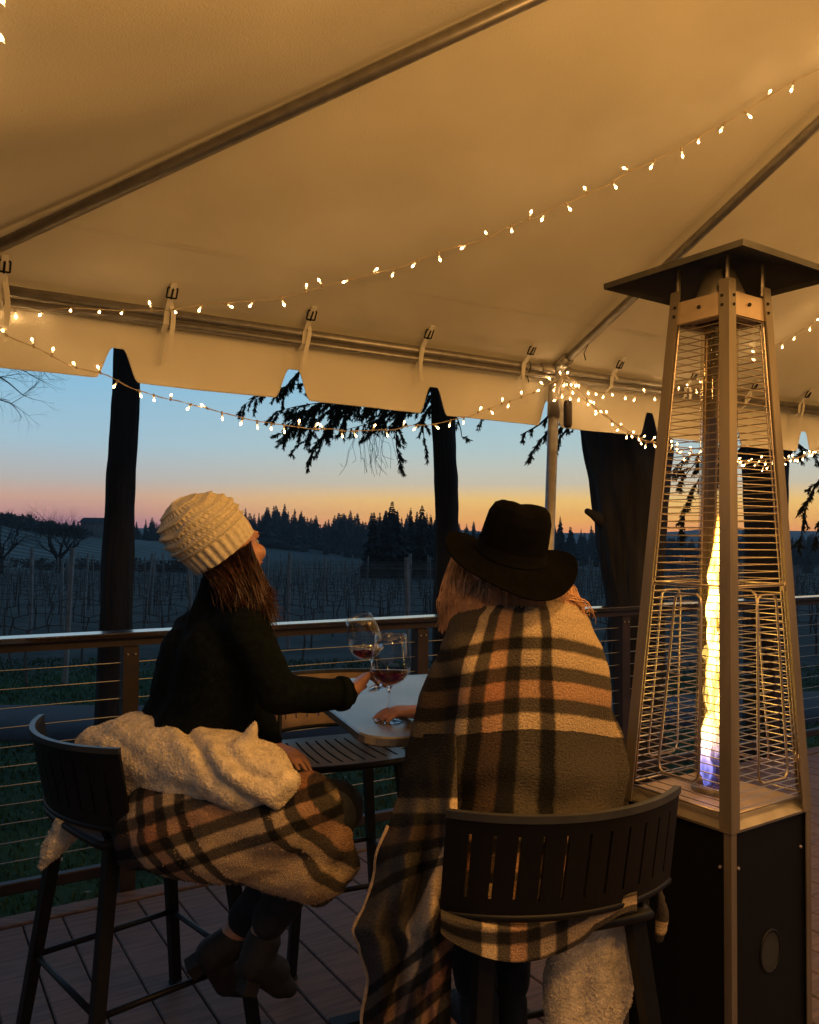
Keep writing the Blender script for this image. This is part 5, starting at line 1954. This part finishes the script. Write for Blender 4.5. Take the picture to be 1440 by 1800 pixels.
# hat
HA = Vector((.19, -.31, .93)).normalized()
hx = (Vector((1, .1, 0)) - HA * Vector((1, .1, 0)).dot(HA)).normalized()
Mh = Matrix((hx, HA.cross(hx), HA)).transposed()
hc = at(896, 984, 2.04)
ht = MB()
def hat_pt(u, v, inner=0):
    a = 2 * pi * u
    ca, sa = cos(a), sin(a)
    # v 0 -> brim edge, .45 -> crown base, 1 -> crown top
    if v < .45:
        t = v / .45
        rb = .161 + .006 * cos(2 * a + .4)
        rc = .089
        r = lerp(rb, rc, t)
        q = 1 - t
        z = .022 * q * q * (abs(ca) ** 1.5) - .020 * q * (abs(sa) ** 1.5) + .010 * q * q * sin(3 * a + 1) + .012 * t * t
        z += -.012 * q * (sa < 0) * abs(sa)
    else:
        t = (v - .45) / .55
        pr = [(0, .089, .012), (.12, .0865, .022), (.35, .0835, .068), (.6, .0785, .110), (.74, .069, .133), (.84, .055, .144), (.92, .036, .147), (1, .001, .146)]
        r, z = interp(pr, t)
        tip = sst(.55, .95, t)
        z -= .013 * tip * math.exp(-((r * ca) / .022) ** 2) * (1.0)
        z += .012 * tip * (-sa)
        r *= 1 - .10 * tip * sst(.2, 1, sa) * abs(ca)
    return Vector((r * ca * .97, r * sa * 1.06, z))
ht.grid(lambda u, v: hc + Mh @ hat_pt(u, v), 120, 70, closed_u=True)
hme = ht.mesh('hat')
ho_ = bpy.data.objects.new('tmp', hme); COL.objects.link(ho_)
md = ho_.modifiers.new('s', 'SOLIDIFY'); md.thickness = .0035; md.offset = -1
dg = bpy.context.evaluated_depsgraph_get(); dg.update()
hm2 = bpy.data.meshes.new_from_object(ho_.evaluated_get(dg))
bpy.data.objects.remove(ho_)
hm2.polygons.foreach_set('use_smooth', [True] * len(hm2.polygons))
hat = place_mesh('hat', hm2, M['felt'], w2)
bd = MB()
bd.grid(lambda u, v: hc + Mh @ (hat_pt(u, lerp(.475, .575, v)) * 1.0 + Vector((cos(2 * pi * u), sin(2 * pi * u), 0)) * .0022), 90, 3, closed_u=True)
bd.build('hat_band', M['band'], hat, smooth=True)
def hair2(r):
    k = r.random()
    if k < .68:
        s = r.random()
        dp = .06 * (1 - s)
        x0 = lerp(800, 872, s)
        a = at(x0, lerp(965, 1000, s), 2.09 + dp + r.gauss(0, .012))
        m = at(lerp(786, 856, s) + r.gauss(0, 3), lerp(1020, 1040, s) + r.gauss(0, 5), 2.02 + dp + r.gauss(0, .012))
        m2 = at(lerp(779, 846, s) + r.gauss(0, 4), lerp(1058, 1062, s) + r.gauss(0, 5), 2.00 + dp)
        return [a, m, m2, at(lerp(777, 838, s) + r.gauss(0, 5), lerp(1098, 1080, s) + r.gauss(0, 9), 2.01 + dp)]
    if k < .86:
        s = r.random()
        x0 = lerp(862, 955, s)
        return [at(x0, 1000, 2.04 + r.gauss(0, .006)), at(x0 + r.gauss(-2, 3), 1036 + r.gauss(0, 3), 1.99 + r.gauss(0, .006)), at(x0 + r.gauss(-2, 4), 1070 + r.gauss(0, 5), 2.00 + r.gauss(0, .005))]
    s = r.random()
    a = at(lerp(945, 990, s), 1008, 2.10 + r.gauss(0, .008))
    cu = r.gauss(0, 3)
    m = at(lerp(962, 1008, s) + cu, lerp(1044, 1036, s) + r.gauss(0, 4), 2.04 + .03 * s)
    if r.random() < .03:
        ph = r.uniform(0, 6.28); x0, y0, rr = 1018 + r.gauss(0, 6), 1062 + r.gauss(0, 8), r.uniform(3, 8)
        return [a, m] + [at(x0 + q * 4 + rr * cos(ph + q * 1.1), y0 + q * 4 + rr * sin(ph + q * 1.1), 2.05) for q in range(6)]
    w_ = r.gauss(0, 3)
    return [a, m, at(lerp(968, 1020, s) + w_ + 2, 1068 + r.gauss(0, 5), 2.03 + .03 * s), at(lerp(972, 1030, s) - w_, 1094 + r.gauss(0, 9), 2.04 + .03 * s)]
strands(2400, hair2, .0013, 8).build('hair', M['hair_fair'], w2)

# ------------------------------------------------------------------ blankets
def pile(o, name, n, ln, wd, seed=1, uvs=False, lay=.75):
    """loose pile standing on a fleece surface"""
    r = random.Random(seed)
    me = o.data
    cum, acc = [], 0
    for p in me.polygons:
        acc += p.area; cum.append(acc)
    import bisect
    mb = MB()
    if uvs: mb.uv = []
    ul = me.uv_layers[0].data if uvs else None
    for k in range(n):
        p = me.polygons[bisect.bisect(cum, r.random() * acc) % len(me.polygons)]
        vs = [me.vertices[i].co for i in p.vertices]
        w1_, w2_ = r.random(), r.random()
        c0 = vs[0].lerp(vs[1], w1_).lerp(vs[2 if len(vs) == 3 else 3].lerp(vs[2], w1_), w2_)
        nn = p.normal
        t = Vector((r.gauss(0, 1), r.gauss(0, 1), r.gauss(-.4, 1)))
        t = (t - nn * t.dot(nn)).normalized()
        d = (nn + t * r.uniform(.2, 1.6) * lay).normalized() * ln * r.uniform(.5, 1.2)
        s_ = nn.cross(t) * wd * .5
        m_ = c0 + d * .6 + t * ln * .12
        mb.add([c0 - s_ - nn * .001, c0 + s_ - nn * .001, m_ + s_ * .7, c0 + d + t * ln * .35, m_ - s_ * .7], [(0, 1, 2, 4), (4, 2, 3)])
        if uvs:
            u_ = ul[p.loop_start].uv
            mb.uv += [tuple(u_)] * 5
    me2 = mb.mesh(name)
    f = link(name, me2, me.materials[0], o, 'stuff')
    return f
# wrapped blanket of the woman in the hat
bk = thing('plaid_blanket', Vector((.32, 1.95, 0)), 'plaid fleece blanket wrapped round the woman in the hat, trailing to the floor', 'blanket')
# py, left px, right px, depth centre, back half depth
rows_ = [(1048, 838, 998, 2.05, .064), (1055, 815, 1016, 2.05, .084), (1072, 792, 1032, 2.05, .106), (1105, 773, 1047, 2.05, .124), (1150, 758, 1057, 2.05, .138), (1200, 745, 1064, 2.05, .150), (1260, 735, 1069, 2.05, .158),
         (1330, 718, 1078, 2.045, .168), (1400, 700, 1086, 2.04, .178), (1440, 690, 1090, 2.04, .182), (1520, 676, 1092, 2.03, .185), (1600, 672, 1092, 2.03, .185)]
wp = MB()
wp.uv = []
NUb, NVb = 150, 130
A_ = R(158)
for j in range(NVb + 1):
    py = lerp(1048, 1600, (j / NVb) ** 1.15)
    xl, xr, Yc, dep = interp(rows_, py)
    L0, R0 = at(xl, py, Yc - .0), at(xr, py, Yc + .06)
    cx = (L0 + R0) / 2
    hw = (R0 - L0).length / 2
    xd = (R0 - L0).normalized()
    yd = Vector((-xd.y, xd.x, 0))
    t = sst(1048, 1100, py)
    for i in range(NUb + 1):
        a = lerp(-A_, A_, i / NUb)
        ca, sa = cos(a), sin(a)
        sq = 1.0
        px_ = hw * math.copysign(abs(sa) ** .92, sa)
        dp = -dep * math.copysign(abs(ca) ** .8, ca)
        z = cx.z - .045 * t * sa * sa - .012 * (1 - t) * abs(sa) - (.10 * t * sst(0, 1, -ca) if ca < 0 else 0)
        p = Vector((cx.x, cx.y, 0)) + xd * px_ + yd * dp
        # soft hanging folds, deeper low down and on the right side
        lo = sst(1150, 1400, py)
        fo = .022 * lo * noise.noise(Vector((a * 2.0 + .3 * py / 300, py / 420, 1))) + .007 * noise.noise(Vector((a * 3.0, py / 90, 4)))
        # drag folds running from the shoulders down towards the lap, swags across the back
        fo += .015 * sst(1090, 1180, py) * sin(a * 6.5 + (py - 1100) / 75 * (1 if a > 0 else -1) * .8 + 2 * noise.noise(Vector((a, py / 200, 9)))) * sst(.15, .7, abs(a))
        fo += .010 * sst(1280, 1390, py) * sin(py / 17 + 2.5 * noise.noise(Vector((a * 2, py / 150, 2))))
        fo += .008 * sin(py / 40 + 5 * abs(a)) * sst(1060, 1120, py) * (1 - lo)
        rf_ = sst(.75, 1.25, a) * sst(1170, 1290, py)
        fo += rf_ * .024 * sin(a * 15 + py / 90 + 1.5 * noise.noise(Vector((a * 3, py / 120, 0))))
        lf_ = sst(-.7, -1.3, a) * sst(1250, 1400, py)
        fo += lf_ * .010 * sin(a * 11 + py / 110)
        nrm = (xd * sa + yd * -ca).normalized()
        wp.v.append(p + nrm * fo + Vector((0, 0, z)))
        wp.uv.append((.356 + .205 * a, .602 + (py - 1110) * .00136))
for j in range(NVb):
    for i in range(NUb):
        q = j * (NUb + 1) + i
        wp.f.append((q, q + 1, q + NUb + 2, q + NUb + 1))
wrap = wp.build('blanket_wrap', M['plaid'], bk, smooth=True)
pile(wrap, 'fleece_pile', 16000, .006, .0016, 4, True, 1.3)
# rolled fleece edge at the neck
ed = MB()
ed.tube([wp.v[i] + Vector((0, 0, .001)) for i in range(12, NUb - 11, 2)], .007, 8)
ed.build('blanket_hem', mat('blanket_hem_fleece', (.50, .36, .22), .95, var=.2, scale=60, bump=.003, bscale=200), wrap, smooth=True)
# trailing side that hangs to the floor on the left of the stool
dr_ = MB(); dr_.uv = []
lft = [(1290, 722, 802, 1.93), (1380, 702, 804, 1.86), (1450, 684, 806, 1.80), (1520, 662, 806, 1.77), (1590, 636, 806, 1.755), (1635, 624, 804, 1.75), (1665, 640, 802, 1.75), (1720, 646, 798, 1.75), (1800, 636, 794, 1.75), (1880, 630, 790, 1.75), (1990, 625, 785, 1.75)]
ND, NE = 80, 130
for j in range(NE + 1):
    py = lerp(1290, 1990, j / NE)
    xl, xr, Y_ = interp(lft, py)
    for i in range(ND + 1):
        s = i / ND
        lo = sst(1320, 1560, py)
        fold = lo * (.040 * sin(s * 10.5 + py / 105 + 1.4 * noise.noise(Vector((s * 2, py / 160, 0)))) + .020 * sin(s * 21 - py / 70)) * (.4 + .6 * sin(pi * s))
        fold += .012 * noise.noise(Vector((s * 4, py / 60, 3)))
        x = lerp(xl, xr, s) + lo * 10 * noise.noise(Vector((s * 2.5, py / 90, 8)))
        Yv = Y_ + .16 * (1 - s) ** 2 - .02 + fold
        p = at(x, py, Yv)
        p.z = max(p.z, .006 + .01 * s)
        dr_.v.append(p)
        dr_.uv.append((.100 + (.098 + .09 * lo) * s + .05 * lo * sin(py / 130), .602 + (py - 1110) * .00136 + .16 * sst(1420, 1620, py) * (s - .3)))
for j in range(NE):
    for i in range(ND):
        q = j * (ND + 1) + i
        dr_.f.append((q, q + 1, q + ND + 2, q + ND + 1))
drape = dr_.build('blanket_drape', M['plaid'], bk, smooth=True)
pile(drape, 'fleece_pile', 7000, .006, .0016, 14, True, 1.3)
le = MB()
lp2 = [dr_.v[j * (ND + 1)] for j in range(30, NE + 1, 2)]
le.tube(lp2, [.005 + .002 * noise.noise(Vector((i * .35, 0, 3))) for i in range(len(lp2))], 10)
le.build('fleece_edge', bpy.data.materials['blanket_hem_fleece'], drape, smooth=True)
# end tucked under her on the seat, hanging below the backrest
un = MB(); un.uv = []
NX, NY = 70, 40
for j in range(NY + 1):
    v = j / NY
    for i in range(NX + 1):
        u = i / NX
        x = lerp(775, 1120, u)
        bot = 1640 + 52 * sin(pi * min(1, u / .78)) ** .8 * (1 if u < .78 else max(0, 1 - (u - .78) / .1)) - 40 * sst(.72, 1, u)
        py = lerp(1560 - 30 * u, bot, v)
        Yv = 1.765 - .110 * sst(.33, .60, v) + .010 * sin(u * 9 + v * 2) * v + .008 * noise.noise(Vector((u * 5, v * 3, 0))) + .11 * u
        un.v.append(at(x, py, Yv))
        un.uv.append((.10 + u * .46, .48 + v * .17 + .04 * u))
for j in range(NY):
    for i in range(NX):
        q = j * (NX + 1) + i
        un.f.append((q, q + 1, q + NX + 2, q + NX + 1))
un.build('blanket_tuck', M['plaid'], bk, smooth=True)
# sherpa side turned outwards, hanging off the right of the seat
sh = MB()
for (a, ra, b, rb) in (((1000, 1610, 1.86), .036, (990, 1720, 1.87), .042), ((985, 1720, 1.87), .042, (995, 1850, 1.86), .045), ((1040, 1600, 1.88), .040, (1045, 1740, 1.88), .044), ((1045, 1740, 1.88), .044, (1025, 1860, 1.87), .040), ((1092, 1600, 1.90), .026, (1090, 1720, 1.90), .034), ((1090, 1720, 1.90), .034, (1066, 1810, 1.89), .030),
                       ((1118, 1640, 1.91), .012, (1104, 1770, 1.90), .010)):
    sh.cone(at(*a), ra, at(*b), rb)
SHD = lambda co, n: n * (.0016 * noise.noise(co * 60) + .0014 * noise.noise(co * 120) + .004 * noise.noise(co * 9))
pile(place_mesh('sherpa_corner', remesh(sh, .008, 20, SHD), M['sherpa'], bk), 'sherpa_pile', 16200, .0042, .0034, 6, False, 1.9)
s3 = MB()
s3.cone(at(1118, 1585, 1.95), .030, at(1075, 1612, 1.92), .028); s3.cone(at(1150, 1560, 1.98), .018, at(1166, 1610, 2.0), .016); s3.cone(at(1166, 1610, 2.0), .016, at(1158, 1650, 2.0), .012); s3.cone(at(1118, 1585, 1.95), .03, at(1100, 1640, 1.95), .018)
place_mesh('sherpa_edge', remesh(s3, .007, 4, SHD), M['plaid'], bk, uvf=lambda c, n: (c.x * 1.2 + .3, c.z * 1.2 + .1))

# lap blanket of the woman in the beanie: plaid over the thighs, sherpa turned out at the hips
lb = thing('sherpa_blanket', Vector((-.60, 2.30, .7)), 'cream sherpa blanket with plaid face over the lap of the woman in the beanie', 'blanket')
lp_ = MB()
def C(mb, a, ra, b, rb): mb.cone(at(*a), ra, at(*b), rb)
C(lp_, (270, 1440, 2.22), .105, (400, 1440, 2.17), .115)
C(lp_, (400, 1440, 2.17), .118, (540, 1440, 2.13), .105)
C(lp_, (540, 1440, 2.13), .105, (572, 1462, 2.13), .080)
C(lp_, (540, 1420, 2.28), .085, (585, 1445, 2.25), .065)
C(lp_, (290, 1470, 2.16), .085, (430, 1500, 2.13), .085)
C(lp_, (430, 1500, 2.13), .085, (540, 1530, 2.12), .075)
C(lp_, (540, 1530, 2.12), .062, (575, 1545, 2.12), .045)
C(lp_, (575, 1450, 2.13), .075, (600, 1512, 2.15), .042)
C(lp_, (600, 1512, 2.15), .042, (560, 1556, 2.14), .045)
C(lp_, (250, 1430, 2.30), .08, (250, 1490, 2.25), .06)
C(lp_, (420, 1450, 2.35), .13, (520, 1440, 2.32), .11)
def lapfold(co, n):
    # long folds running from the hip towards the knee
    q = co.x * 14 + co.z * 30
    w_ = noise.noise(co * 4)
    s_ = sin(co.x * 9 - co.z * 26 + 3.5 * w_)
    return n * (.011 * s_ * abs(s_) + .006 * sin(q * .8 + 3 * w_) + .007 * noise.noise(co * 8) + .0012 * noise.noise(co * 60))
axd = Vector((.90, -.35, 0)).normalized()
o0 = at(520, 1440, 2.03)
def lapuv(co, n):
    d = co - o0
    al = d.dot(axd)
    return (-.120 + al + .75 * d.z, .365 - d.z + (.385 if al < 0 else .30) * al)
pile(place_mesh('plaid_side', remesh(lp_, .008, 8, lapfold), M['plaid'], lb, uvf=lapuv), 'fleece_pile', 12000, .006, .0016, 12, True, 1.3)
sp_ = MB()
roll = [(178, 1322, 2.42, .082), (235, 1325, 2.36, .106), (300, 1338, 2.27, .104), (365, 1352, 2.19, .092), (430, 1368, 2.12, .083), (478, 1380, 2.09, .066)]
for p, q in zip(roll, roll[1:]):
    C(sp_, p[:3], p[3], q[:3], q[3])
C(sp_, (200, 1365, 2.34), .060, (320, 1378, 2.18), .052)
C(sp_, (470, 1352, 2.12), .050, (492, 1372, 2.08), .052)
C(sp_, (400, 1330, 2.22), .070, (470, 1345, 2.15), .055)
C(sp_, (240, 1300, 2.38), .080, (330, 1318, 2.26), .078)
C(sp_, (330, 1318, 2.26), .078, (420, 1342, 2.17), .066)
C(sp_, (428, 1318, 2.14), .034, (444, 1284, 2.13), .018)
C(sp_, (444, 1284, 2.13), .018, (449, 1264, 2.13), .008)
def to_px(p):
    q = p - EYEV
    d = q.dot(fwd)
    return 720 + F_PX * q.dot(rt) / d, 900 - F_PX * q.dot(upv) / d
creases = [[(318, 1268), (352, 1320), (378, 1368), (430, 1405), (470, 1428)], [(172, 1278), (215, 1310), (262, 1352), (285, 1362)], [(395, 1318), (440, 1362), (480, 1372), (515, 1352)], [(225, 1262), (290, 1292), (330, 1330)], [(215, 1385), (270, 1374), (330, 1388)]]
def crease_d(x, y, pl):
    best = 1e9
    for (x0, y0), (x1, y1) in zip(pl, pl[1:]):
        dx, dy = x1 - x0, y1 - y0
        t = max(0, min(1, ((x - x0) * dx + (y - y0) * dy) / (dx * dx + dy * dy)))
        best = min(best, math.hypot(x - x0 - t * dx, y - y0 - t * dy))
    return best
def shfold(co, n):
    x, y = to_px(co)
    g_ = 0
    for k, pl in enumerate(creases):
        d = crease_d(x, y, pl)
        g_ -= (.013, .004, .007, .0, .005)[k] * math.exp(-(d / 10) ** 2)
        g_ += (.006, .002, .004, 0, .002)[k] * math.exp(-((d - 20) / 14) ** 2)
    return n * (g_ + .0018 * noise.noise(co * 60) + .0012 * noise.noise(co * 120) + .003 * noise.noise(co * 8))
pile(place_mesh('sherpa_side', remesh(sp_, .0065, 45, shfold), M['sherpa'], lb), 'sherpa_pile', 60000, .0032, .0024, 7, False, 1.7)
s4 = MB()
C(s4, (150, 1415, 2.42), .045, (118, 1455, 2.38), .040)
C(s4, (118, 1455, 2.38), .040, (90, 1495, 2.36), .026)
C(s4, (90, 1495, 2.36), .024, (72, 1526, 2.36), .008)
C(s4, (150, 1415, 2.42), .045, (190, 1420, 2.40), .04)
pile(place_mesh('sherpa_corner', remesh(s4, .006, 6, SHD), M['sherpa'], lb), 'sherpa_pile', 7200, .0058, .0040, 8, False, 1.9)

# ------------------------------------------------------------------ evening haze over the valley
hz = MB().box((0, 694, 10), (2640, 1452, 64))
hm_ = bpy.data.materials.new('haze_air')
hm_.use_nodes = True
hm_.node_tree.nodes.clear()
o_ = hm_.node_tree.nodes.new('ShaderNodeOutputMaterial')
v_ = hm_.node_tree.nodes.new('ShaderNodeVolumePrincipled')
v_.inputs['Color'].default_value = (.86, .92, 1, 1)
v_.inputs['Density'].default_value = .00038
hm_.node_tree.links.new(v_.outputs[0], o_.inputs['Volume'])
hz.build('haze', hm_, kind='stuff')
